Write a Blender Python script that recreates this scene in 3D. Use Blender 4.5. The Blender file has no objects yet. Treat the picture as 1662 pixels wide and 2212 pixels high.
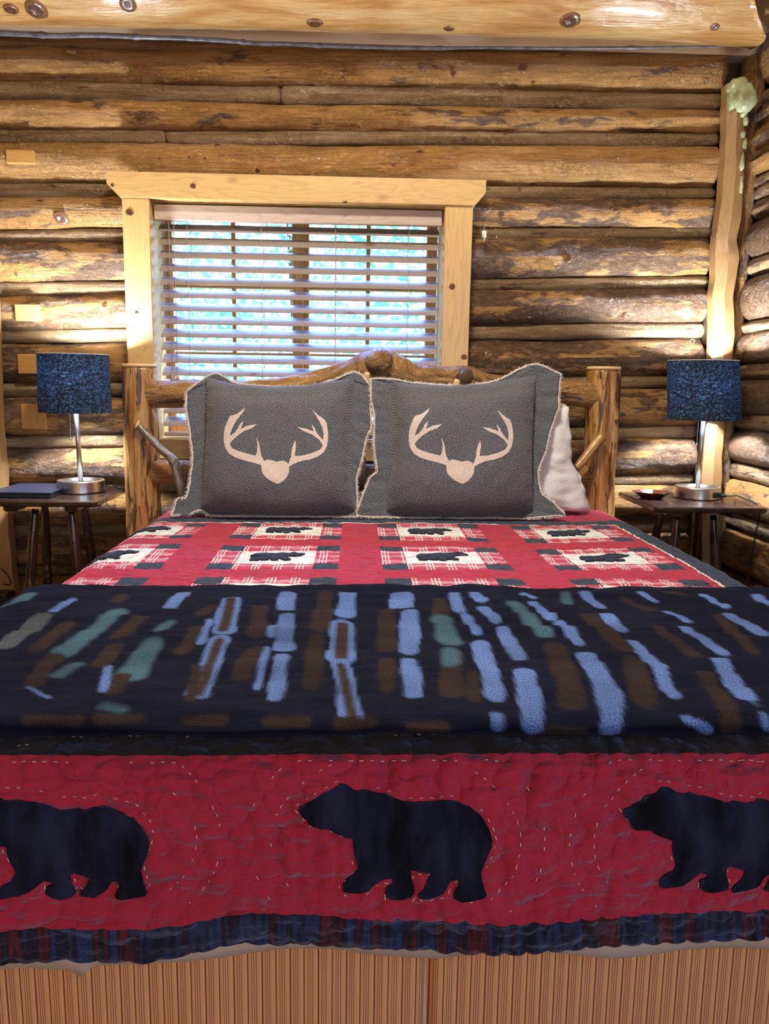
import bpy, bmesh, math, random
import numpy as np
from mathutils import Vector, Matrix, noise, geometry
from mathutils.bvhtree import BVHTree

SC = bpy.context.scene
COL = SC.collection
RND = random.Random(7)
PI = math.pi

# ------------------------------------------------------------------ camera
F = 1700.0
PITCH = math.atan(276 / F); YAW = math.atan(63 / F * math.cos(PITCH)); ROLL = .015
CAMZ = 1.12
CAM_C = Vector((0, 0, CAMZ))
RM = Matrix.Rotation(-YAW, 3, 'Z') @ Matrix.Rotation(PI / 2 - PITCH, 3, 'X') @ Matrix.Rotation(ROLL, 3, 'Z')
cd = bpy.data.cameras.new('camera'); cam = bpy.data.objects.new('camera', cd); COL.objects.link(cam)
cam.matrix_world = Matrix.Translation(CAM_C) @ RM.to_4x4()
cd.sensor_fit = 'VERTICAL'; cd.sensor_height = 24.0; cd.lens = 24.0 * F / 2212; cd.clip_start = .05
SC.camera = cam

# ------------------------------------------------------------------ exposure, world, big lights
SC.view_settings.view_transform = 'Standard'; SC.view_settings.look = 'None'
SC.view_settings.exposure = 0.0; SC.view_settings.gamma = 1.0
SC.view_settings.use_curve_mapping = False

W = bpy.data.worlds.new('sky'); SC.world = W; W.use_nodes = True
wn = W.node_tree.nodes; wl = W.node_tree.links
bg = wn['Background']; bg.inputs[1].default_value = 3.4
_g = wn.new('ShaderNodeTexGradient'); _tc = wn.new('ShaderNodeTexCoord'); _mp = wn.new('ShaderNodeMapping')
_mp.inputs['Rotation'].default_value = (0, PI / 2, 0)
_r = wn.new('ShaderNodeValToRGB')
_r.color_ramp.elements[0].position = .0; _r.color_ramp.elements[0].color = (.80, .93, 1, 1)
_r.color_ramp.elements[1].position = .7; _r.color_ramp.elements[1].color = (.25, .50, 1, 1)
wl.new(_tc.outputs['Generated'], _mp.inputs[0]); wl.new(_mp.outputs[0], _g.inputs[0])
wl.new(_g.outputs[0], _r.inputs[0]); wl.new(_r.outputs[0], bg.inputs[0])

def light(name, kind, loc, energy, color, size=.1, rot=(0, 0, 0), sizey=None):
    l = bpy.data.lights.new(name, kind); l.energy = energy; l.color = color
    if kind == 'AREA':
        l.size = size
        if sizey: l.shape = 'RECTANGLE'; l.size_y = sizey
    elif kind == 'SUN': l.angle = size
    else: l.shadow_soft_size = size
    o = bpy.data.objects.new(name, l); COL.objects.link(o); o.location = loc; o.rotation_euler = rot
    return o
light('sun', 'SUN', (0, 6, 8), 9.0, (1, .95, .85), .01, (math.radians(-20), math.radians(35), 0))
# daylight through the rear window and a side window added for blue light
light('added_daylight_right', 'AREA', (1.50, -.65, 1.5), 15, (.36, .52, 1), 1.1, (0, math.radians(72), 0), 1.1)
light('daylight_window_rear_right', 'AREA', (.72, -2.02, 1.55), 4, (.50, .66, 1), 1.0, (PI / 2, 0, 0), 1.3)
# daylight falling in through the bed window
light('daylight_window_back', 'AREA', (-.22, 4.1, 2.75), 300, (.14, .32, 1), 2.0, (-math.radians(42), 0, 0), 1.2)
CEIL_W = 58
FLOOR_W = 32
LAMP_E = 1700

# ------------------------------------------------------------------ pixel rays (real depth is always given)
def ray(x, y): return RM @ Vector((x - 831, -(y - 1106), -F))
def WY(x, y, Y): d = ray(x, y); return CAM_C + d * (Y / d.y)
def WZ(x, y, Z): d = ray(x, y); return CAM_C + d * ((Z - CAMZ) / d.z)
def WX(x, y, X): d = ray(x, y); return CAM_C + d * (X / d.x)
def WP(x, y, p, n):
    d = ray(x, y); return CAM_C + d * ((p - CAM_C).dot(n) / d.dot(n))
def PR(p):
    q = RM.transposed() @ (Vector(p) - CAM_C); return (831 + F * q.x / -q.z, 1106 - F * q.y / -q.z)

# ------------------------------------------------------------------ node helper
class NT:
    def __init__(s, name):
        s.m = bpy.data.materials.new(name); s.m.use_nodes = True
        s.t = s.m.node_tree; s.n = s.t.nodes; s.l = s.t.links
        s.b = s.n['Principled BSDF']; s.out = s.n['Material Output']
    def link(s, a, b): s.l.new(a, b)
    def setin(s, sock, v):
        if hasattr(v, 'is_output') or isinstance(v, bpy.types.NodeSocket): s.l.new(v, sock)
        elif isinstance(v, (tuple, list)) and len(v) == 3 and sock.type == 'RGBA': sock.default_value = (*v, 1)
        else: sock.default_value = v
    def uv(s): return s.n.new('ShaderNodeUVMap').outputs[0]
    def obj(s): return s.n.new('ShaderNodeTexCoord').outputs['Object']
    def attr(s, name, typ='OBJECT'):
        a = s.n.new('ShaderNodeAttribute'); a.attribute_type = typ; a.attribute_name = name; return a
    def mapping(s, v, scale=(1, 1, 1), loc=(0, 0, 0), rot=(0, 0, 0)):
        m = s.n.new('ShaderNodeMapping'); s.l.new(v, m.inputs[0])
        s.setin(m.inputs['Scale'], scale); s.setin(m.inputs['Location'], loc); m.inputs['Rotation'].default_value = rot
        return m.outputs[0]
    def noise(s, v, scale, detail=4, rough=.55, dist=0):
        t = s.n.new('ShaderNodeTexNoise'); s.l.new(v, t.inputs[0])
        t.inputs['Scale'].default_value = scale; t.inputs['Detail'].default_value = detail
        t.inputs['Roughness'].default_value = rough; t.inputs['Distortion'].default_value = dist
        return t.outputs[0]
    def noisec(s, v, scale, detail=2):
        t = s.n.new('ShaderNodeTexNoise'); s.l.new(v, t.inputs[0])
        t.inputs['Scale'].default_value = scale; t.inputs['Detail'].default_value = detail
        return t.outputs[1]
    def vor(s, v, scale, feature='F1', rnd=1.0):
        t = s.n.new('ShaderNodeTexVoronoi'); s.l.new(v, t.inputs['Vector']); t.feature = feature
        t.inputs['Scale'].default_value = scale; t.inputs['Randomness'].default_value = rnd
        return t.outputs['Distance']
    def wave(s, v, scale, dist=2, detail=2, dirn='X', dscale=1):
        t = s.n.new('ShaderNodeTexWave'); s.l.new(v, t.inputs[0]); t.bands_direction = dirn
        t.inputs['Scale'].default_value = scale; t.inputs['Distortion'].default_value = dist
        t.inputs['Detail'].default_value = detail; t.inputs['Detail Scale'].default_value = dscale
        return t.outputs['Fac']
    def math(s, op, a, b=0.0, c=None):
        m = s.n.new('ShaderNodeMath'); m.operation = op; s.setin(m.inputs[0], a); s.setin(m.inputs[1], b)
        if c is not None: s.setin(m.inputs[2], c)
        return m.outputs[0]
    def ramp(s, f, stops, interp='LINEAR'):
        r = s.n.new('ShaderNodeValToRGB'); s.l.new(f, r.inputs[0]); cr = r.color_ramp; cr.interpolation = interp
        while len(cr.elements) < len(stops): cr.elements.new(.5)
        for e, (p, c) in zip(cr.elements, stops):
            e.position = p; e.color = (c, c, c, 1) if isinstance(c, (int, float)) else (*c, 1)
        return r.outputs[0]
    def mix(s, f, a, b, mode='MIX'):
        m = s.n.new('ShaderNodeMix'); m.data_type = 'RGBA'; m.blend_type = mode
        s.setin(m.inputs[0], f); s.setin(m.inputs[6], a); s.setin(m.inputs[7], b); return m.outputs[2]
    def vadd(s, a, b, op='ADD'):
        m = s.n.new('ShaderNodeVectorMath'); m.operation = op; s.setin(m.inputs[0], a); s.setin(m.inputs[1], b); return m.outputs[0]
    def sep(s, v):
        m = s.n.new('ShaderNodeSeparateXYZ'); s.l.new(v, m.inputs[0]); return m.outputs
    def comb(s, x, y, z=0.0):
        m = s.n.new('ShaderNodeCombineXYZ'); s.setin(m.inputs[0], x); s.setin(m.inputs[1], y); s.setin(m.inputs[2], z); return m.outputs[0]
    def bump(s, h, strength=.3, dist=.01, prev=None):
        b = s.n.new('ShaderNodeBump'); s.l.new(h, b.inputs['Height'])
        s.setin(b.inputs['Strength'], strength); b.inputs['Distance'].default_value = dist
        if prev: s.l.new(prev, b.inputs['Normal'])
        return b.outputs[0]
    def fin(s, color=None, rough=None, normal=None, **kw):
        if color is not None: s.setin(s.b.inputs['Base Color'], color)
        if rough is not None: s.setin(s.b.inputs['Roughness'], rough)
        if normal is not None: s.l.new(normal, s.b.inputs['Normal'])
        for k, v in kw.items():
            s.setin(s.b.inputs[k.replace('_', ' ')], v)
        return s.m

def plain(name, color, rough=.5, **kw):
    return NT(name).fin(color=color, rough=rough, **kw)

# ---- logs: UV = metres along / around.  object properties: bark, seed, grey, smooth
def log_material():
    t = NT('varnished_log')
    seed = t.math('MULTIPLY', t.attr('seed').outputs['Fac'], 17.31)
    p = t.vadd(t.uv(), t.comb(seed, seed))
    bark = t.attr('bark').outputs['Fac']; grey = t.attr('grey').outputs['Fac']
    big = t.noise(t.mapping(p, (1.0, 3.2, 1)), 1.6, 3)
    grain = t.noise(t.mapping(p, (2.2, 60, 1)), 3, 5, .65, .4)
    c = t.ramp(big, [(.25, (.40, .19, .05)), (.5, (.58, .31, .09)), (.75, (.72, .44, .17))])
    c = t.mix(t.ramp(grain, [(.35, .75), (.55, 0)]), c, (.23, .10, .03))
    cg = t.ramp(t.noise(t.mapping(p, (1.5, 14, 1)), 2.0, 4), [(.3, (.13, .085, .045)), (.5, (.31, .22, .12)), (.72, (.50, .40, .25))])
    c = t.mix(grey, c, cg)
    # bark islands and stains, long along the log
    warp = t.vadd(p, t.vadd(t.noisec(p, 9, 3), (-.5, -.5, -.5)), 'ADD')
    wp = t.n.new('ShaderNodeMix'); wp.data_type = 'VECTOR'; wp.inputs[0].default_value = .06
    t.l.new(p, wp.inputs[4]); t.l.new(warp, wp.inputs[5]); pw = wp.outputs[1]
    isl = t.noise(t.mapping(pw, (1.7, 6.0, 1)), 2.0, 6, .62)
    th = t.math('SUBTRACT', .80, t.math('MULTIPLY', bark, .50))
    msk = t.math('MULTIPLY', t.math('SUBTRACT', isl, th), 22.0); msk.node.use_clamp = True
    barkc = t.ramp(t.noise(t.mapping(pw, (3, 6, 1)), 9, 5, .7), [(.3, (.040, .020, .011)), (.5, (.105, .052, .025)), (.62, (.20, .12, .065)), (.78, (.30, .22, .15))])
    c = t.mix(t.math('MULTIPLY', msk, .93), c, barkc)
    # knots
    kp = t.mapping(pw, (2.2, 4.2, 1))
    kd = t.vor(kp, 2.1)
    knot = t.ramp(kd, [(.035, 1), (.06, .55), (.085, .15), (.13, 0)])
    c = t.mix(knot, c, (.06, .022, .012))
    # drying cracks
    crk = t.noise(t.mapping(p, (1.1, 26, 1)), 1.7, 2, .4)
    crm = t.ramp(crk, [(.487, 0), (.497, 1), (.503, 1), (.513, 0)])
    crm = t.math('MULTIPLY', crm, t.ramp(t.noise(p, 1.3, 1), [(.54, 0), (.62, .8)]))
    c = t.mix(crm, c, (.05, .022, .012))
    # insect galleries / draw-knife texture
    wv = t.vor(t.mapping(pw, (1, 1.35, 1)), 46, 'SMOOTH_F1')
    wv2 = t.noise(t.mapping(pw, (2.2, 3, 1)), 16, 6, .7, 1.5)
    wn_ = t.noise(t.mapping(pw, (1, 1.4, 1)), 26, 2, .5, 2.6)
    worm = t.ramp(t.math('ABSOLUTE', t.math('SUBTRACT', wn_, .5)), [(0, 0), (.03, .8), (.09, 1)])
    nrm = t.bump(worm, t.math('MULTIPLY', t.ramp(t.noise(p, 2.2, 2), [(.40, .15), (.56, 1)]), .9), .009)
    nrm = t.bump(wv, t.math('ADD', .15, t.math('MULTIPLY', msk, .75)), .008, nrm)
    nrm = t.bump(wv2, .95, .014, nrm)
    nrm = t.bump(t.math('SUBTRACT', 1.0, t.math('ADD', t.math('MULTIPLY', knot, .6), t.math('MULTIPLY', msk, -.35))), .6, .006, nrm)
    r = t.math('ADD', .33, t.math('MULTIPLY', msk, .08))
    return t.fin(c, r, nrm, Coat_Weight=.8, Coat_Roughness=.20, Coat_Normal=nrm)

def pine_material(name, tone=(.66, .40, .145), vert=False, red=0.0, rough=.38):
    t = NT(name); p = t.uv(); s = t.attr('seed').outputs['Fac']
    p = t.vadd(p, t.comb(t.math('MULTIPLY', s, 3.7), t.math('MULTIPLY', s, 1.9)))
    st = t.mapping(p, (1.1, 9, 1))
    n = t.noise(st, 2.2, 3, .5, .6)
    rings = t.math('FRACT', t.math('MULTIPLY', n, 9))
    dark = tuple(x * .84 for x in tone); lite = tuple(min(1, x * 1.06) for x in tone)
    c = t.ramp(rings, [(0, dark), (.25, tone), (.8, lite), (1, dark)])
    fine = t.noise(t.mapping(p, (5, 220, 1)), 3, 3)
    c = t.mix(t.ramp(fine, [(.35, .35), (.6, 0)]), c, dark)
    kd = t.vor(t.mapping(p, (2.6, 5.5, 1)), 1.5)
    c = t.mix(t.ramp(kd, [(.045, .95), (.07, .75), (.085, .3), (.15, 0)]), c, (.20, .07, .025))
    return t.fin(c, rough, t.bump(fine, .08, .002), Coat_Weight=.25, Coat_Roughness=.2)

M = {}
M['log'] = log_material()
M['pine'] = pine_material('clear_pine', (.72, .47, .19))
M['pine_dark'] = pine_material('window_pine', (.72, .42, .16))
M['plank'] = pine_material('ceiling_pine', (.68, .45, .19))
M['slatwood'] = pine_material('blind_wood', (.36, .29, .26), rough=.3)
M['valance'] = pine_material('blind_valance', (.60, .47, .40), rough=.35)
M['patch'] = pine_material('patch_pine', (.55, .30, .09))
M['scribed'] = pine_material('scribed_board', (.37, .215, .09))
M['chink'] = plain('chinking', (.10, .055, .028), .8)
M['plaster'] = plain('plaster', (.85, .80, .72), .6)
M['metal'] = plain('brushed_steel', (.62, .60, .58), .28, Metallic=1.0)
M['chrome'] = plain('chrome', (.75, .75, .77), .15, Metallic=1.0)
M['black'] = plain('black_plastic', (.012, .012, .014), .4)
M['white_plastic'] = plain('white_plastic', (.8, .78, .72), .4)
def foam_mat():
    t = NT('foam'); return t.fin(t.ramp(t.noise(t.obj(), 14, 3), [(.35, (.20, .22, .09)), (.6, (.46, .50, .28))]), .3, t.bump(t.noise(t.obj(), 30, 3), .4, .01))
M['foam'] = foam_mat()
M['frame_end'] = plain('cut_end_grain', (.72, .50, .25), .5)

def darkwood():
    t = NT('dark_stained_wood'); p = t.obj()
    n = t.noise(t.mapping(p, (3, 40, 40)), 2.5, 4)
    w = t.noise(p, 9, 4)
    c = t.ramp(n, [(.3, (.010, .004, .003)), (.6, (.034, .013, .008))])
    c = t.mix(t.ramp(w, [(.55, 0), (.72, .45)]), c, (.09, .038, .02))
    return t.fin(c, t.ramp(w, [(.3, .16), (.7, .34)]), t.bump(n, .12, .003), Coat_Weight=.5, Coat_Roughness=.12)
M['dark'] = darkwood()

# ---- textiles
def quilt_mat(name, col, kind='plain'):
    t = NT(name); p = t.uv()
    c = col
    if kind == 'plain':
        c = t.mix(t.ramp(t.noise(p, 14, 4), [(.35, 0), (.7, .45)]), col, tuple(x * 1.25 + .01 for x in col))
    if kind == 'plaid':
        s = t.sep(p)
        def lines(x, per):
            f = t.math('FRACT', t.math('MULTIPLY', x, 1 / per))
            return t.ramp(f, [(0, 0), (.24, 0), (.25, 1), (.31, 1), (.32, 0), (.40, 0), (.41, 1), (.47, 1), (.48, 0), (.56, 0), (.57, 1), (.63, 1), (.64, 0)], 'LINEAR')
        a = lines(s[0], .052); b = lines(s[1], .052)
        c = t.mix(t.math('MULTIPLY', t.math('MAXIMUM', a, b), .85), col, (.78, .70, .72))
        c = t.mix(t.math('MULTIPLY', a, b), c, (.9, .85, .85))
    if kind == 'darkplaid':
        s = t.sep(p)
        n = t.noise(t.mapping(p, (34, 3, 1)), 1.3, 2)
        n2 = t.noise(t.mapping(p, (4, 60, 1)), 1.3, 1)
        c = t.ramp(n, [(.34, (.010, .010, .022)), (.45, (.028, .042, .12)), (.52, (.012, .008, .008)), (.60, (.12, .016, .02)), (.68, (.018, .014, .010)), (.76, (.028, .040, .022))])
        c = t.mix(t.ramp(n2, [(.5, 0), (.62, .5)]), c, (.008, .008, .010))
    # crinkled quilting
    n3 = t.noise(t.mapping(p, (20, 58, 1)), 1.5, 5, .62, .6)
    rdg = t.math('ABSOLUTE', t.math('SUBTRACT', n3, .5))
    rdg = t.ramp(rdg, [(0, 0), (.05, .75), (.18, 1)])
    sx = t.sep(p)
    ln = t.math('ADD', t.math('MULTIPLY', sx[0], 26.), t.math('MULTIPLY', t.noise(p, 4, 2), 9.0))
    ln = t.math('ABSOLUTE', t.math('SUBTRACT', t.math('FRACT', ln), .5))
    ln = t.ramp(ln, [(0, 0), (.07, 1)])
    pv = t.vadd(t.mapping(p, (30, 46, 1)), t.mapping(t.noisec(p, 22, 2), (1.1, 1.1, 1)))
    pu = t.vor(pv, 1.0, 'F1', .8)
    nr = t.bump(t.math('MULTIPLY', t.math('POWER', pu, 2.0), -1.0), .9, .014)
    nr = t.bump(rdg, .3, .004, nr)
    nr = t.bump(ln, .3, .004, nr)
    nr = t.bump(t.noise(t.mapping(p, (9, 24, 1)), 1.5, 3), .6, .014, nr)
    weave = t.noise(p, 900, 1)
    nr = t.bump(weave, .15, .001, nr)
    return t.fin(c, .85, nr, Sheen_Weight=.28, Sheen_Roughness=.5, Sheen_Tint=(.55, .68, 1), Specular_IOR_Level=.2)
M['q_red'] = quilt_mat('quilt_red', (.44, .022, .046))
M['q_plaid'] = quilt_mat('quilt_plaid', (.55, .045, .085), 'plaid')
M['q_cream'] = quilt_mat('quilt_cream', (.80, .84, .82))
M['q_navy'] = quilt_mat('quilt_navy', (.028, .042, .060))
M['q_black'] = quilt_mat('quilt_black', (.020, .012, .008))
M['q_white'] = quilt_mat('quilt_white', (.80, .76, .66))
M['q_border'] = quilt_mat('quilt_dark_plaid', (.02, .02, .03), 'darkplaid')
def bearmat():
    t = NT('bear_fleece'); p = t.uv()
    c = t.ramp(t.noise(t.mapping(p, (3, 1, 1)), 8, 3), [(.38, (.004, .004, .006)), (.66, (.020, .025, .055))])
    n = t.bump(t.noise(p, 420, 3), .5, .003); n = t.bump(t.noise(p, 18, 3), .5, .01, n)
    return t.fin(c, .9, n, Specular_IOR_Level=.15, Sheen_Weight=.2, Sheen_Roughness=.4, Sheen_Tint=(.35, .5, 1))
M['bear'] = bearmat()
M['thread'] = plain('cream_thread', (.80, .62, .42), .7)

def blanketmat():
    t = NT('plush_fur'); p = t.uv()
    c = t.attr('fur', 'GEOMETRY').outputs['Color']
    f = t.noise(p, 520, 3, .7); g = t.noise(t.mapping(p, (5, 16, 1)), 2.5, 3, .5)
    c2 = t.mix(t.ramp(f, [(.32, .7), (.6, 0)]), c, (.004, .005, .012))
    c2 = t.mix(t.ramp(f, [(.50, 0), (.66, .8)]), c2, t.mix(1.0, c, (2.1, 2.1, 2.1), 'MULTIPLY'))
    n = t.bump(f, .7, .004); n = t.bump(g, .35, .012, n)
    return t.fin(c2, .8, n, Specular_IOR_Level=.12, Sheen_Weight=.06, Sheen_Roughness=.35, Sheen_Tint=(.3, .45, 1))
M['fur'] = blanketmat()

def burlap():
    t = NT('basket_weave'); p = t.uv()
    s = t.sep(p)
    x = t.math('MULTIPLY', s[0], 215.); y = t.math('MULTIPLY', s[1], 215.)
    wob = t.noise(p, 60, 2)
    sx = t.math('SINE', t.math('MULTIPLY_ADD', x, PI, t.math('MULTIPLY', wob, 3)))
    sy = t.math('SINE', t.math('MULTIPLY_ADD', y, PI, t.math('MULTIPLY', wob, 3)))
    w = t.math('MULTIPLY', sx, sy)
    m = t.math('ADD', t.math('MULTIPLY', w, .22), t.math('MULTIPLY', t.noise(p, 260, 2), .9))
    c = t.ramp(m, [(.12, (.025, .028, .036)), (.45, (.078, .088, .108)), (.75, (.30, .33, .37))])
    c = t.mix(.2, c, t.ramp(t.noise(t.mapping(p, (3, 60, 1)), 8, 3), [(.3, (.05, .055, .07)), (.7, (.16, .17, .19))]))
    n = t.bump(w, .5, .002)
    return t.fin(c, .9, n, Sheen_Weight=.2)
M['burlap'] = burlap()
def printm():
    t = NT('cream_print'); p = t.uv()
    return t.fin(t.ramp(t.noise(p, 330, 2), [(.32, (.42, .36, .33)), (.55, (.74, .64, .58))]), .8, t.bump(t.noise(p, 300, 1), .4, .002))
M['print'] = printm()
M['fringe'] = plain('cotton_fringe', (.66, .60, .54), .9)
M['white_cloth'] = NT('white_cotton').m
def whitec():
    t = NT('white_cotton_cloth'); p = t.obj()
    return t.fin((.86, .86, .88), .85, t.bump(t.noise(p, 11, 4, .5), .35, .03))
M['white_cloth'] = whitec()
def sheetm():
    t = NT('beige_sheet'); p = t.obj()
    return t.fin((.62, .54, .46), .85, t.bump(t.noise(p, 20, 3), .2, .01))
M['sheet'] = sheetm()

def skirt():
    t = NT('striped_ticking'); p = t.uv(); s = t.sep(p)
    f = t.math('FRACT', t.math('MULTIPLY', s[0], 1 / .0370))
    tan = (.80, .44, .16); rd = (.28, .025, .015); pk = (.46, .13, .06); lt = (.84, .52, .23)
    st = [(0, rd), (.05, tan), (.13, pk), (.165, lt), (.20, pk), (.235, lt), (.27, pk), (.305, tan), (.42, lt),
          (.49, rd), (.535, tan), (.64, pk), (.67, lt), (.71, pk), (.75, lt), (.79, pk), (.825, tan), (.92, lt)]
    c = t.ramp(f, st, 'CONSTANT')
    c = t.mix(t.ramp(t.noise(t.mapping(p, (2, 2, 1)), 500, 1), [(.3, .25), (.6, 0)]), c, (.25, .12, .05))
    return t.fin(c, .85, t.bump(t.noise(p, 9, 2), .2, .02))
M['skirt'] = skirt()

def shade():
    t = NT('navy_linen_shade'); p = t.uv()
    a = t.noise(p, 120, 4, .75, 1.2); b = t.noise(t.mapping(p, (1, 7, 1)), 60, 3)
    m = t.math('ADD', t.math('MULTIPLY', a, .72), t.math('MULTIPLY', b, .28))
    c = t.ramp(m, [(.43, (.006, .010, .018)), (.52, (.02, .04, .07)), (.66, (.24, .38, .54))])
    t.fin(c, .85, t.bump(a, .4, .002))
    tr = t.n.new('ShaderNodeBsdfTranslucent')
    tc = t.ramp(m, [(.44, (.0, .001, .002)), (.53, (.012, .032, .060)), (.64, (.20, .38, .56))])
    t.l.new(tc, tr.inputs[0])
    mx = t.n.new('ShaderNodeMixShader'); mx.inputs[0].default_value = .35
    t.l.new(t.b.outputs[0], mx.inputs[1]); t.l.new(tr.outputs[0], mx.inputs[2]); t.l.new(mx.outputs[0], t.out.inputs[0])
    return t.m
M['shade'] = shade()
def bulbm():
    t = NT('lit_bulb'); t.b.inputs['Emission Color'].default_value = (.88, .93, 1, 1); t.b.inputs['Emission Strength'].default_value = LAMP_E
    return t.fin((1, 1, 1), .4)
M['bulb'] = bulbm()
def glassm():
    t = NT('window_glass')
    tr = t.n.new('ShaderNodeBsdfTransparent'); gl = t.n.new('ShaderNodeBsdfGlossy'); gl.inputs['Roughness'].default_value = .02
    lw = t.n.new('ShaderNodeLayerWeight'); mx = t.n.new('ShaderNodeMixShader')
    t.l.new(t.math('MULTIPLY_ADD', t.math('POWER', lw.outputs['Facing'], 5.0), .8, .03), mx.inputs[0]); t.l.new(tr.outputs[0], mx.inputs[1]); t.l.new(gl.outputs[0], mx.inputs[2]); t.l.new(mx.outputs[0], t.out.inputs[0])
    return t.m
M['glass'] = glassm()
M['laptop'] = plain('navy_laptop_shell', (.020, .026, .055), .35, Metallic=.3)
M['redwood'] = plain('red_brown_wood', (.085, .018, .012), .25, Coat_Weight=.5)
M['leaf'] = NT('leaves').m
def leafm():
    t = NT('sunlit_leaves'); c = t.ramp(t.noise(t.obj(), 3, 3), [(.3, (.20, .55, .50)), (.7, (.50, .85, .82))])
    t.fin(c, .6); tr = t.n.new('ShaderNodeBsdfTranslucent'); t.l.new(c, tr.inputs[0]); mx = t.n.new('ShaderNodeMixShader'); mx.inputs[0].default_value = .5
    t.l.new(t.b.outputs[0], mx.inputs[1]); t.l.new(tr.outputs[0], mx.inputs[2]); t.l.new(mx.outputs[0], t.out.inputs[0]); return t.m
M['leaf'] = leafm()
M['trunk'] = plain('tree_bark', (.16, .11, .07), .9)
M['grass'] = plain('grass', (.16, .26, .07), .9)
M['carpet'] = plain('carpet', (.20, .13, .08), .95)

# ------------------------------------------------------------------ mesh helpers
def tag(o, label=None, cat=None, group=None, kind=None, **kw):
    if label: o['label'] = label
    if cat: o['category'] = cat
    if group: o['group'] = group
    if kind: o['kind'] = kind
    for k, v in kw.items(): o[k] = v
    return o
def empty(name, loc=(0, 0, 0)):
    o = bpy.data.objects.new(name, None); COL.objects.link(o); o.location = loc; o.empty_display_size = .05; return o
def mk(name, V, Fc, mats, parent=None, uv=None, smooth=True, midx=None):
    """V world coordinates (list or array); uv per vertex"""
    me = bpy.data.meshes.new(name)
    if parent is not None:
        off = np.array(parent_world(parent)); V = np.asarray(V, float) - off
    me.from_pydata([tuple(map(float, v)) for v in V], [], Fc)
    if not isinstance(mats, (list, tuple)): mats = [mats]
    for m in mats: me.materials.append(m)
    if uv is not None:
        l = me.uv_layers.new(name='UVMap')
        idx = np.empty(len(me.loops), dtype=np.int32); me.loops.foreach_get('vertex_index', idx)
        l.data.foreach_set('uv', np.asarray(uv, dtype=np.float32)[idx].ravel())
    if midx is not None: me.polygons.foreach_set('material_index', np.asarray(midx, dtype=np.int32))
    if smooth: me.polygons.foreach_set('use_smooth', np.ones(len(me.polygons), dtype=bool))
    me.update()
    o = bpy.data.objects.new(name, me); COL.objects.link(o)
    if parent is not None: o.parent = parent
    return o
def parent_world(p):
    v = Vector((0, 0, 0))
    while p is not None: v = v + p.location; p = p.parent
    return v

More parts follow.
